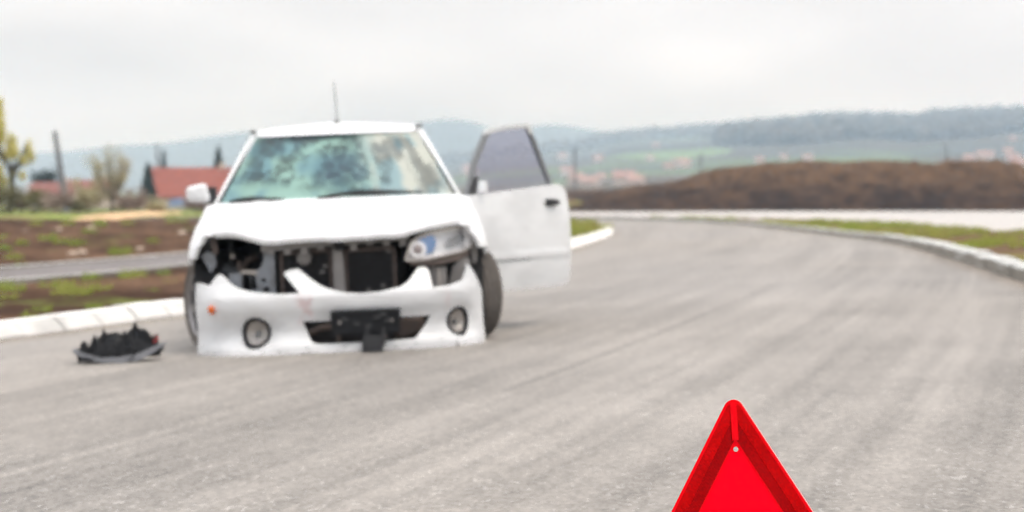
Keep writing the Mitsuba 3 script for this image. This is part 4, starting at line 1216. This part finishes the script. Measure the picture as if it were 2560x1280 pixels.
part('radiator_support', plate(fr, .215, .232, .05), 'mat_primer')
part('frame_rail', hull([(x, y, z) for x, y, z in ((-.668, .24, .40), (-.59, .22, .33), (-.585, .22, .49), (-.668, .24, .485), (-.668, .7, .40), (-.59, .7, .33), (-.585, .7, .49), (-.66, .7, .485))]), 'mat_primer')
part('rail_top', hull([(x, y, z) for x, y, z in ((-.60, .21, .49), (-.49, .21, .475), (-.50, .21, .503), (-.58, .21, .508), (-.60, .3, .49), (-.49, .3, .475), (-.50, .3, .503))]), 'mat_lamp_grey')
part('wing_bracket', plate(poly((-.84, .60), (-.80, .628), (-.757, .612), (-.745, .545), (-.785, .49), (-.80, .53), r=.006), .36, .372, .05), 'mat_primer')
part('wing_bracket', plate(poly((-.78, .70), (-.745, .705), (-.73, .62), (-.76, .60), r=.006), .33, .345, .05), 'mat_rust_metal')
part('strut_tower', xfm(lathe([(0, .03), (.05, .03), (.075, .0), (.09, -.2)], 24), None, (-.55, .78, .62)), 'mat_rubber', smooth=40)
part('engine_block', cat_(rbox(-.40, .42, .42, .90, .22, .60, .02), rbox(-.30, .25, .45, .80, .60, .66, .02)), 'mat_dark')
part('engine_hose', tube([(-.66, .5, .52), (-.60, .42, .50), (-.56, .42, .56), (-.50, .5, .58)], .018, 8), 'mat_rust_metal', smooth=True)
part('relay', rbox(-.665, -.635, .40, .43, .575, .605, .006), 'mat_lamp_grey')
part('relay', rbox(-.62, -.60, .36, .38, .50, .56, .004), 'mat_rust_metal')
part('washer_bottle', hull([(x, y, z) for x, y, z in ((-.72, .40, .50), (-.64, .40, .47), (-.60, .42, .51), (-.70, .44, .545), (-.72, .6, .5), (-.6, .6, .5))]), 'mat_trim')

hl_poly = poly((.410, .530), (.428, .58), (.452, .636), (.50, .668), (.58, .690), (.70, .704), (.80, .710), (.845, .685), (.85, .63), (.82, .588), (.76, .567), (.65, .548), (.55, .532), (.476, .528), r=.008)


def lampy(v, back=0.0, bow=1.0):
    x, d, z = v[:, 0], v[:, 1], v[:, 2]
    y = .115 + .24 * np.clip((x - .41) / .44, 0, 1.1) ** 2.2 + .35 * np.clip(z - .60, -.1, .2) * .6
    return np.stack([x, y + d + back, z], 1)


hk = part('headlight', plate(hl_poly.buffer(.006) - hl_poly.buffer(-.006), -.006, .05, .04, lampy), 'mat_lamp_grey', label='cloudy headlight still fitted beside the open door')
part('reflector', plate(hl_poly.buffer(-.004), .045, .052, .03, lambda v: lampy(v + np.stack([0 * v[:, 0], .012 * np.cos((v[:, 0] - .70) * 20), 0 * v[:, 0]], 1))), 'mat_silver', hk, smooth=True)
part('bowl', plate(affinity.rotate(affinity.scale(sg.Point(.545, .622).buffer(.056), 1.0, 1.15), -15) & hl_poly.buffer(-.012), .012, .018, .03, lampy), 'mat_lamp_blue', hk, smooth=True, label='blue tinted lamp bowl')
part('bowl', plate(affinity.rotate(affinity.scale(sg.Point(.722, .632).buffer(.05), 1.25, .55), 25), .03, .036, .03, lampy), 'mat_primer', hk, smooth=True)
to = trimesh.creation.torus(.040, .013, 32, 12)
part('lamp_ring', xfm(to, rot([1, 0, 0], 80), (.487, .125, .588)), 'mat_lamp_white', hk, smooth=True)
part('projector', xfm(trimesh.creation.icosphere(3, .031), None, (.487, .135, .588)), 'mat_lamp_pink', hk, smooth=True)
part('lamp_edge_white', plate(poly((.44, .545), (.52, .538), (.66, .556), (.60, .575), (.57, .555), (.5, .553), r=.004), .008, .014, .03, lampy), 'mat_lamp_white', hk)
part('lamp_edge_white', plate(poly((.775, .595), (.815, .592), (.842, .63), (.838, .68), (.80, .712), (.765, .708), (.785, .65), r=.006), .004, .010, .03, lampy), 'mat_lamp_white', hk)  # white plate added to paint the glare in the lamp corner
lens = plate(hl_poly, 0, .003, .03, lampy)
part('lens', trimesh.Trimesh(lens.vertices, lens.faces[lens.face_normals[:, 1] < -.2], process=False), 'mat_clear', hk, smooth=True)
part('headlight_bracket', plate(poly((.42, .527), (.50, .521), (.66, .538), (.80, .565), (.82, .55), (.74, .515), (.62, .495), (.50, .49), (.44, .50), r=.004), .02, .03, .04, lampy), 'mat_rust_metal')
part('frame_rail', hull([(x, y, z) for x, y, z in ((.565, .22, .32), (.66, .22, .32), (.66, .22, .475), (.565, .22, .48), (.565, .7, .32), (.66, .7, .32), (.66, .7, .475), (.565, .7, .48))]), 'mat_metal')
part('rail_plate', plate(poly((.675, .36), (.70, .47), (.74, .51), (.80, .53), (.815, .49), (.765, .46), (.775, .39), (.74, .35), r=.006) - sg.Point(.775, .43).buffer(.012), .29, .30, .04), 'mat_metal')
part('rail_tab', rbox(.60, .625, .20, .214, .34, .47, .003), 'mat_lamp_grey')
part('wing_bracket', plate(poly((.825, .60), (.85, .62), (.868, .56), (.86, .50), (.835, .47), (.83, .53), r=.004), .42, .43, .04), 'mat_metal')

# --- wipers, mirror
for pts in (((-.70, 1.005, .923), (-.56, .985, .938), (-.34, .965, .930)), ((-.13, .955, .930), (.10, .958, .952), (.33, .965, .950), (.56, .985, .938))):
    p = np.array(pts)
    q = PchipInterpolator(np.arange(len(p)), p)(np.linspace(0, len(p) - 1, 14))
    wk = part('wiper', tube(q, np.concatenate([np.linspace(.009, .021, 7), np.linspace(.021, .007, 7)]), 6), 'mat_rubber', smooth=True)
    part('arm', tube([q[0] + [.0, -.02, -.014], q[5] + [0, -.012, .010], q[8] + [0, -.008, .010]], [.010, .007, .005], 6), 'mat_black_plastic', wk, smooth=True)
mir = m3.Manifold.batch_hull([man(xfm(trimesh.creation.icosphere(3, r), None, c)) for r, c in ((.034, (-.962, 1.25, .968)), (.038, (-.958, 1.25, 1.004)), (.034, (-.884, 1.245, 1.022)), (.032, (-.868, 1.24, .958)), (.03, (-.95, 1.31, .97)), (.03, (-.885, 1.31, .965)), (.03, (-.95, 1.31, 1.0)))])
k = part('door_mirror', mir, 'mat_paint', smooth=40)
part('mirror_glass', hull([(x, 1.342, z) for x, z in ((-.965, .955), (-.965, 1.015), (-.885, 1.02), (-.885, .955))] + [(x, 1.345, z) for x, z in ((-.955, .96), (-.955, 1.01), (-.895, 1.01), (-.895, .96))]), 'mat_chrome', k)
part('mirror_foot', hull([(x, y, z) for x, y, z in ((-.875, 1.23, .93), (-.845, 1.23, 1.03), (-.80, 1.25, 1.03), (-.79, 1.25, .915), (-.87, 1.30, .93), (-.80, 1.33, .93), (-.80, 1.33, 1.03))]), 'mat_rubber', k)

# --- open door (local: s along the door, y into it from its outer skin, z up)
DR_ = rot([0, 0, 1], 47.3)
hinge = np.array([.862, 1.125, 0])
dw = lambda m: xfm(m, DR_, hinge)
def bow(v):
    w = np.array(v)
    w[:, 1] += -.030 * np.sin(np.clip((w[:, 2] - .22) / .75, 0, 1) * np.pi) ** .8 * (1 if True else 0) - .008 * np.sin(np.clip(w[:, 0], 0, 1.1) / 1.1 * np.pi) + .0035 * (meshkit.fbm(w * 4, 3, 5) - .5)
    return w


skin = poly((.0, .285), (.06, .262), (.99, .255), (1.042, .285), (1.055, .5), (1.055, .80), (1.047, .90), (1.018, .945), (.965, .962), (.0, .907), r=.006)
HP = sg.box(.792, .816, .904, .858).buffer(.004)
dk = part('door', dw(plate(skin - HP, 0, .028, .05, bow)), 'mat_paint', smooth=35, label='open white front door swung out from the car')
part('handle_cup', dw(prism(HP.buffer(.004), .006, .02, 'y')), 'mat_rubber', dk, smooth=30)
part('handle', dw(hull([(s, y, z) for s, z in ((.785, .820), (.785, .854), (.908, .820), (.908, .854)) for y in (-.058, -.040)] + [(s, -.02, z) for s in (.795, .90) for z in (.825, .850)])), 'mat_rubber', dk, label='black door handle')
part('door_frame', dw(plate(skin.buffer(-.012) - skin.buffer(-.10), .028, .11, .2)), 'mat_paint', dk)
part('door_trim', dw(plate(skin.buffer(-.02), .112, .13, .2)), 'mat_trim', dk)
FO = poly((.0, .90), (.136, 1.135), (.317, 1.335), (.36, 1.352), (.535, 1.372), (.775, 1.386), (.812, 1.368), (.872, 1.20), (.957, .955), (.957, .90), r=.012)
FI = poly((.048, .90), (.168, 1.115), (.338, 1.305), (.375, 1.323), (.54, 1.347), (.757, 1.358), (.782, 1.346), (.840, 1.19), (.922, .95), (.922, .85), r=.012)
lean = lambda v: np.stack([v[:, 0], v[:, 1] + .30 * np.clip(v[:, 2] - .90, 0, 1) * .55, v[:, 2]], 1)
fr = FO - FI
part('window_frame', dw(plate(fr & sg.box(-1, .90, .55, 1.315), .02, .05, .08, lean)), 'mat_seal', dk)
part('window_frame', dw(plate(fr & sg.box(.55, .90, 2, 1.315), .02, .05, .08, lean)), 'mat_seal', dk)
part('window_frame', dw(plate((fr & sg.box(-1, 1.3155, 2, 2)), .02, .05, .08, lean)), 'mat_seal_pale', dk)
part('window', dw(plate(FI.buffer(.004) & sg.box(-1, .89, 2, 2), .034, .037, .2, lean)), 'mat_side_glass', dk, smooth=False)
part('mirror_sail', dw(plate(poly((.02, .912), (.075, .912), (.135, 1.035), (.10, 1.02), r=.004), .0, .02, .06, lean)), 'mat_rubber', dk)
part('door_mirror', dw(hull([(s, y, z) for s, y, z in ((.085, -.06, .925), (.125, -.06, .93), (.125, -.06, .985), (.105, -.06, 1.0), (.085, -.0, .925), (.13, .0, .93), (.13, .0, .985), (.11, .0, 1.005))])), 'mat_paint', dk)
strip = lambda z0, z1, s0, s1, d: plate(poly((s0, z0), (s1, z0), (s1, z1), (s0, z1), r=.004), -d, .004, .08, bow)
part('rub_strip', dw(strip(.470, .508, .05, 1.04, .012)), 'mat_paint', dk)
part('strip_groove', dw(strip(.452, .466, .22, .58, .003)), 'mat_groove', dk)

# --- wheels
def wheel(x, y, steer, face):
    """face = +1: outer side towards +x."""
    R = rot([0, 0, 1], steer) @ rot([0, 1, 0], 90 * face)
    c = (x, y, .287)
    W = .098
    prof = [(.205, -W + .012), (.215, -W + .004), (.25, -W - .004), (.274, -W + .006), (.286, -W + .02)]
    for g in (-.052, -.018, .018, .052):
        prof += [(.2885, g - .006), (.2795, g - .005), (.2795, g + .005), (.2885, g + .006)]
    prof += [(.286, W - .02), (.274, W - .006), (.25, W + .004), (.215, W - .004), (.205, W - .012), (.195, W - .03), (.195, -W + .03), (.205, -W + .012)]
    k = part('wheel', xfm(lathe([(0, -.02), (.13, -.02), (.135, -.01), (.13, .0), (0, .0)], 32), R, c), 'mat_rust_metal')
    part('tyre', xfm(lathe(prof, 72), R, c), 'mat_tyre', k, smooth=35)
    rim = [lathe([(.196, -.085), (.205, -.09), (.207, -.08), (.196, -.07), (.19, .06), (.200, .078), (.207, .086), (.203, .092), (.192, .085), (.180, .055), (.184, -.07), (.196, -.085)], 56),
           lathe([(0, .055), (.028, .054), (.05, .045), (.055, .02), (0, .02)], 28)]
    for i in range(7):
        a = 2 * math.pi * i / 7
        sp_ = hull([(math.cos(a) * r - math.sin(a) * w * s, math.sin(a) * r + math.cos(a) * w * s, z) for r, w, zs in ((.04, .022, (.022, .050)), (.12, .017, (.034, .060)), (.188, .024, (.042, .075))) for s in (-1, 1) for z in zs])
        rim.append(tri(sp_))
    part('rim', xfm(cat_(*rim), R, c), 'mat_alloy', k, smooth=35)


wheel(-.825, .76, 22, -1)
wheel(.835, .76, 22, 1)
wheel(-.80, 3.25, 0, -1)
wheel(.80, 3.25, 0, 1)
part('axle', tube([(-.75, .76, .287), (.75, .76, .287)], .025, 8), 'mat_dark')
part('underbody', rbox(-.78, .78, 1.15, 3.95, .20, .335, .02), 'mat_dark')

# ------------------------------------------------------------------ broken headlamp lying on the road
g0 = ground(290, 908)
DX = np.eye(4); DX[:3, :3] = rot([0, 1, 0], -2.3) @ rot([0, 0, 1], 6); DX[:3, 3] = [g0[0], g0[1] + .10, zg(g0[0], g0[1])]
scene['mat_lens_rim'] = two(pri((0.20, 0.21, 0.235), 0.2, clearcoat=0.8))
dbr = thing('broken_headlight', 'smashed black headlight unit with a silvery rim lying on the road left of the car', 'headlight')
dp = lambda n, m, mat, smooth=25, **k: obj(n, m, mat, dbr, smooth=smooth, xf=DX, **k)
LM = poly((-.268, .078), (-.20, .036), (-.08, .006), (.03, .0), (.12, .008), (.20, .045), (.280, .098), (.288, .112), (.24, .098), (.19, .078), (.10, .046), (.0, .036), (-.10, .038), (-.20, .064), (-.262, .095), r=.003)
dp('rim', plate(LM, -.09, -.06, .03, lambda v: np.stack([v[:, 0], v[:, 1] - .05 + 1.3 * v[:, 0] ** 2, v[:, 2]], 1)), 'mat_lens_rim')
rim_back = grid(np.linspace(-.26, .26, 30), np.linspace(0, 1, 6), lambda u, v: (u, -.085 + 1.3 * u * u + v * (.22 - 1.9 * u * u), .018 + .9 * u * u * .6 + .012 * v))
dp('back_shell', shell(rim_back, np.array([0, 0, .02])), 'mat_black_plastic')
dr_ = np.random.default_rng(19)


def shard(c, w, d, h, top, seed):
    r = np.random.default_rng(seed)
    pts = [(c[0] + sx * w * r.uniform(.6, 1), c[1] + sy * d * r.uniform(.6, 1), c[2] + z * h * r.uniform(.8, 1.1)) for sx in (-1, 1) for sy in (-1, 1) for z in (0, .45)]
    pts += [(c[0] + top[0] + r.normal(0, .008), c[1] + top[1] + r.normal(0, .008), c[2] + h * t) for t in (.92, 1.0)]
    return hull(pts)


HPX = PchipInterpolator([-.25, -.22, -.19, -.155, -.12, -.07, -.02, .035, .075, .10, .14, .17, .20, .23, .25], [.05, .085, .105, .088, .145, .180, .190, .155, .195, .215, .195, .180, .160, .125, .06])


def lump(y0, dep, hs, seed, x0=-.245, x1=.245):
    """a crushed sheet-plastic shell: faceted sections with torn, uneven tops."""
    r = np.random.default_rng(seed)
    secs = []
    for x in np.linspace(x0, x1, 20):
        h = float(HPX(np.clip(x, -.25, .25))) * hs * r.uniform(.90, 1.04)
        dd = dep * (1 - (x / .30) ** 2) * r.uniform(.8, 1.1)
        c = y0 + r.normal(0, .008)
        secs.append([(x, c - dd, .03 + r.uniform(0, .012)), (x, c - dd * .9, h * .42 * r.uniform(.7, 1.2)), (x, c - dd * .45, h * .80 * r.uniform(.8, 1.1)), (x, c - dd * .08, h), (x, c + dd * .12, h * .98), (x, c + dd * .6, h * .6), (x, c + dd, .03)])
    return loft(secs)


dp('housing', lump(.0, .085, 1.0, 31), 'mat_black_plastic', 20)
dp('housing_shard', lump(-.055, .05, .66, 32, -.20, .19), 'mat_black_plastic', 20)
dp('housing_shard', lump(-.095, .03, .42, 33, -.23, -.02), 'mat_black_plastic', 20)
for i, (cx, cy, w, d, h, tx) in enumerate(((-.20, -.03, .045, .03, .112, -.01), (-.13, -.02, .05, .03, .150, .0), (-.07, -.01, .05, .03, .180, -.01), (.085, .0, .045, .03, .218, .012), (.04, -.02, .045, .03, .172, -.01), (.145, -.02, .05, .03, .178, .015), (.205, -.02, .04, .03, .14, .025), (.01, -.06, .06, .03, .12, .02), (.12, -.07, .06, .03, .105, -.02), (-.10, -.085, .06, .03, .085, .01))):
    dp('housing_shard', shard((cx, cy, .025), w, d, h, (tx, .0), 200 + i), 'mat_black_plastic', 18)
dp('socket', xfm(lathe([(.0, .0), (.042, .0), (.050, .012), (.042, .022), (.030, .018), (0, .01)], 22), rot([1, 0, 0], 75), (.06, -.105, .050)), 'mat_black_plastic', 35)
dp('socket', xfm(lathe([(.0, .0), (.030, .0), (.036, .010), (.028, .018), (0, .01)], 22), rot([1, 0, 0], 75), (-.03, -.10, .046)), 'mat_black_plastic', 35)
dp('wiring', tube([(.20, -.0, .12), (.225, -.03, .15), (.235, -.03, .13), (.21, -.05, .11)], .006, 6), 'mat_red_lamp', True)
dp('tab', rbox(.19, .235, -.03, -.015, .135, .15, .003), 'mat_rust_metal')

# ------------------------------------------------------------------ the warning triangle, in focus
TD = 4.35
apex = at(1832, 999, TD)
Rt = rot([0, 1, 0], -2.9) @ rot([1, 0, 0], -8)       # leans with the banked road, and a little back
TM = np.eye(4); TM[:3, :3] = Rt; TM[:3, 3] = apex
wt = thing('warning_triangle', 'red reflective warning triangle standing on the road in the foreground', 'warning triangle')
tp = lambda n, m, mat, smooth=25, **k: obj(n, m, mat, wt, smooth=smooth, xf=TM, **k)
scene['mat_red_rim'] = two(pri((0.86, 0.002, 0.008), 0.45, specular=0.04))
scene['mat_red_panel'] = two(pri(proc(lambda p, n, uv: mi.Color3f(0.97, 0.0005, 0.014) * (0.95 + 0.08 * noise(p.x * 40, p.z * 40, 0.0))), 0.7, specular=0.02))


def prisms(p, n, uv):
    """cube-corner cells moulded into the reflector."""
    a, b = p.x * 330, p.z * 330
    return dr.abs(a - dr.floor(a) - 0.5) + dr.abs(b + 0.5 * a - dr.floor(b + 0.5 * a) - 0.5)


def band_col(p, n, uv):
    q = noise(p.x * 25, p.z * 25, 2.0)
    cell = cell_rand(p.x * 260, p.z * 260 + 0.5 * p.x * 260, 1.0)
    return mi.Color3f(0.52, 0.001, 0.002) * (0.74 + 0.25 * q + 0.34 * cell)


def band_dark(p, n, uv):
    cell = cell_rand(p.x * 260, p.z * 260 + 0.5 * p.x * 260, 1.0)
    return mi.Color3f(0.36, 0.001, 0.002) * (0.72 + 0.3 * noise(p.x * 22, p.z * 22, 5.0) + 0.34 * cell)


scene['mat_red_reflector'] = two(bump(pri(proc(band_col), 0.45, specular=0.035), prisms, 0.0010, 4e-4))
scene['mat_red_reflector_dark'] = two(bump(pri(proc(band_dark), 0.45, specular=0.03), prisms, 0.0010, 4e-4))

Hh = .425                                    # unrounded height
c30 = math.tan(math.radians(30))
TRI = lambda o: sg.Polygon([(0, -2 * o), (-(Hh - 3 * o) * c30, -(Hh - o)), ((Hh - 3 * o) * c30, -(Hh - o))])   # triangle inset by o; apex at the origin
rd = lambda g, r: g.buffer(-r).buffer(r, quad_segs=12)
OFF = .0205                                  # rounding drops the apex by this much
mv = lambda g: affinity.translate(g, 0, OFF)
outer_t = mv(rd(TRI(0), .021))
BW = .0535
inner_t = mv(TRI(BW))
rim_o, rim_i = outer_t, mv(rd(TRI(.0062), .016))
tp('backing', prism(outer_t.buffer(-.0012) - inner_t.buffer(-.004), .0045, .0085, 'y'), 'mat_red_rim')
rimm = m3.Manifold.batch_boolean([man(prism(rim_o, -.0030, .0045, 'y')), man(prism(rim_i, -.02, .02, 'y'))], m3.OpType.Subtract)
tp('rim', rimm, 'mat_red_rim', 25)
scene['mat_edge_glint'] = two(pri((0.75, 0.55, 0.52), 0.4))
tp('edge_glint', prism(affinity.translate(outer_t.buffer(.0006), .0030, .0010) - outer_t.buffer(-.002), .0086, .0098, 'y'), 'mat_edge_glint')  # pale sliver shifted outwards, a painted line of light along the right edge
seam = [sg.LineString([(0, .05), (0, -2 * BW + OFF - .002)]).buffer(.0070, cap_style=2)]
for sx in (-1, 1):
    bc = mv(sg.Polygon([(sx * BW * 2 * 0, -2 * BW), (sx * 0, -2 * BW), (sx * (Hh - 3 * BW) * c30, -(Hh - BW))])) if False else None
    seam.append(mv(sg.LineString([(sx * (Hh - 3 * BW) * c30, -(Hh - BW)), (sx * Hh * c30, -Hh)])).buffer(.0055, cap_style=2))
seams = shapely.union_all(seam)
# three reflector bands, each in two facets along its length
mid = mv(TRI(BW * .56))
def teeth(g, step=.0042, amp=.0016):
    c = np.array(g.exterior.segmentize(step).coords)[:-1]
    t = np.roll(c, -1, 0) - np.roll(c, 1, 0); t /= np.linalg.norm(t, axis=1, keepdims=True) + 1e-9
    return sg.Polygon(c + np.stack([t[:, 1], -t[:, 0]], 1) * (amp * (np.arange(len(c)) % 2))[:, None]).buffer(0)


mid = teeth(mid)
bands = rim_i.buffer(-.0006) - inner_t.buffer(.0012) - seams.buffer(.0006)
left_, right_ = sg.Polygon([(0, .1), (0, -2 * BW + OFF), (-(Hh - 3 * BW) * c30, -(Hh - BW) + OFF), (-Hh, -Hh - .1), (-1, .1)]), sg.Polygon([(0, .1), (0, -2 * BW + OFF), ((Hh - 3 * BW) * c30, -(Hh - BW) + OFF), (Hh, -Hh - .1), (1, .1)])
low_ = sg.Polygon([((Hh - 3 * BW) * c30, -(Hh - BW) + OFF), (-(Hh - 3 * BW) * c30, -(Hh - BW) + OFF), (-Hh * c30 - .1, -Hh - .12), (Hh * c30 + .1, -Hh - .12)])


def facet(g, y_at):
    m = man(prism(g, 0, .004, 'y')).refine_to_length(.02)
    m = tri(m); v = np.array(m.vertices)
    v[:, 1] += y_at(v)
    m.vertices = v
    return m


for sect, sgn in ((left_, -1), (right_, 1), (low_, 0)):
    d_in = (lambda v, s=sgn: (-(v[:, 2] - OFF) * .5 - s * v[:, 0] * .866) if s else (v[:, 2] - OFF + Hh))     # distance in from the outer side
    o_ = bands & sect & (rim_i - mid); i_ = bands & sect & mid
    tp('reflector', facet(o_, lambda v: -.0022 + .055 * np.clip(d_in(v) - .006, 0, .03)), 'mat_red_reflector', 20)
    tp('reflector', facet(i_, lambda v: -.0022 + .055 * .024 - .10 * np.clip(d_in(v) - BW * .56, 0, .03) + .0015), 'mat_red_reflector_dark', 20)
for s_ in seam:
    tp('seam', prism(s_ & rim_i, -.0045, .004, 'y'), 'mat_red_rim')
    tp('seam_highlight', prism(affinity.scale(s_, 1, 1).buffer(0) & sg.LineString([(0, .05), (0, -.2)]).buffer(.0010) & rim_i, -.0052, -.0045, 'y'), 'mat_red_panel') if s_ is seam[0] else None  # thin brighter strip laid on as a painted highlight of the seam
panel = inner_t.buffer(.001)
hole = sg.Point(0.0, -2 * BW + OFF - .0215)
tp('panel', prism(panel - hole.buffer(.0056, quad_segs=16), .0010, .0035, 'y'), 'mat_red_panel', label='bright red inner panel')
tp('panel_edge', prism(inner_t.buffer(.0012) - inner_t.buffer(-.0012), -.0012, .001, 'y'), 'mat_red_rim')
bossr = trimesh.creation.annulus(r_min=.0057, r_max=.0092, height=.0012, sections=32)
tp('eyelet', xfm(bossr, rot([1, 0, 0], 90), (0, .0006, -2 * BW + OFF - .0215)), 'mat_red_rim')
tp('panel_rib', prism(sg.box(-.0012, -(Hh - BW) + OFF, .0012, -2 * BW + OFF - .05) & inner_t, .0003, .001, 'y'), 'mat_red_panel')
by = -(Hh) + OFF
for sx in (-1, 1):
    tp('foot', hull([(sx * .15 + q * .008, y, z) for q in (-1, 1) for y, z in ((-.10, by - .012), (-.10, by - .004), (.10, by - .012), (.10, by - .004), (0, by + .012))]), 'mat_metal')

# ------------------------------------------------------------------ air
zt = 235.0
obj('haze', {'type': 'cube', 'bsdf': {'type': 'null'}, 'interior': {'type': 'ref', 'id': 'air'}}, None, kind='stuff', label='thin bluish haze over the valley',
    xf=np.array([[9800, 0, 0, 0], [0, 9800, 0, 0], [0, 0, (zt + 8) / 2, (zt - 8) / 2], [0, 0, 0, 1.0]]))
labels = {k: {a: b for a, b in v.items() if b is not None} for k, v in labels.items()}
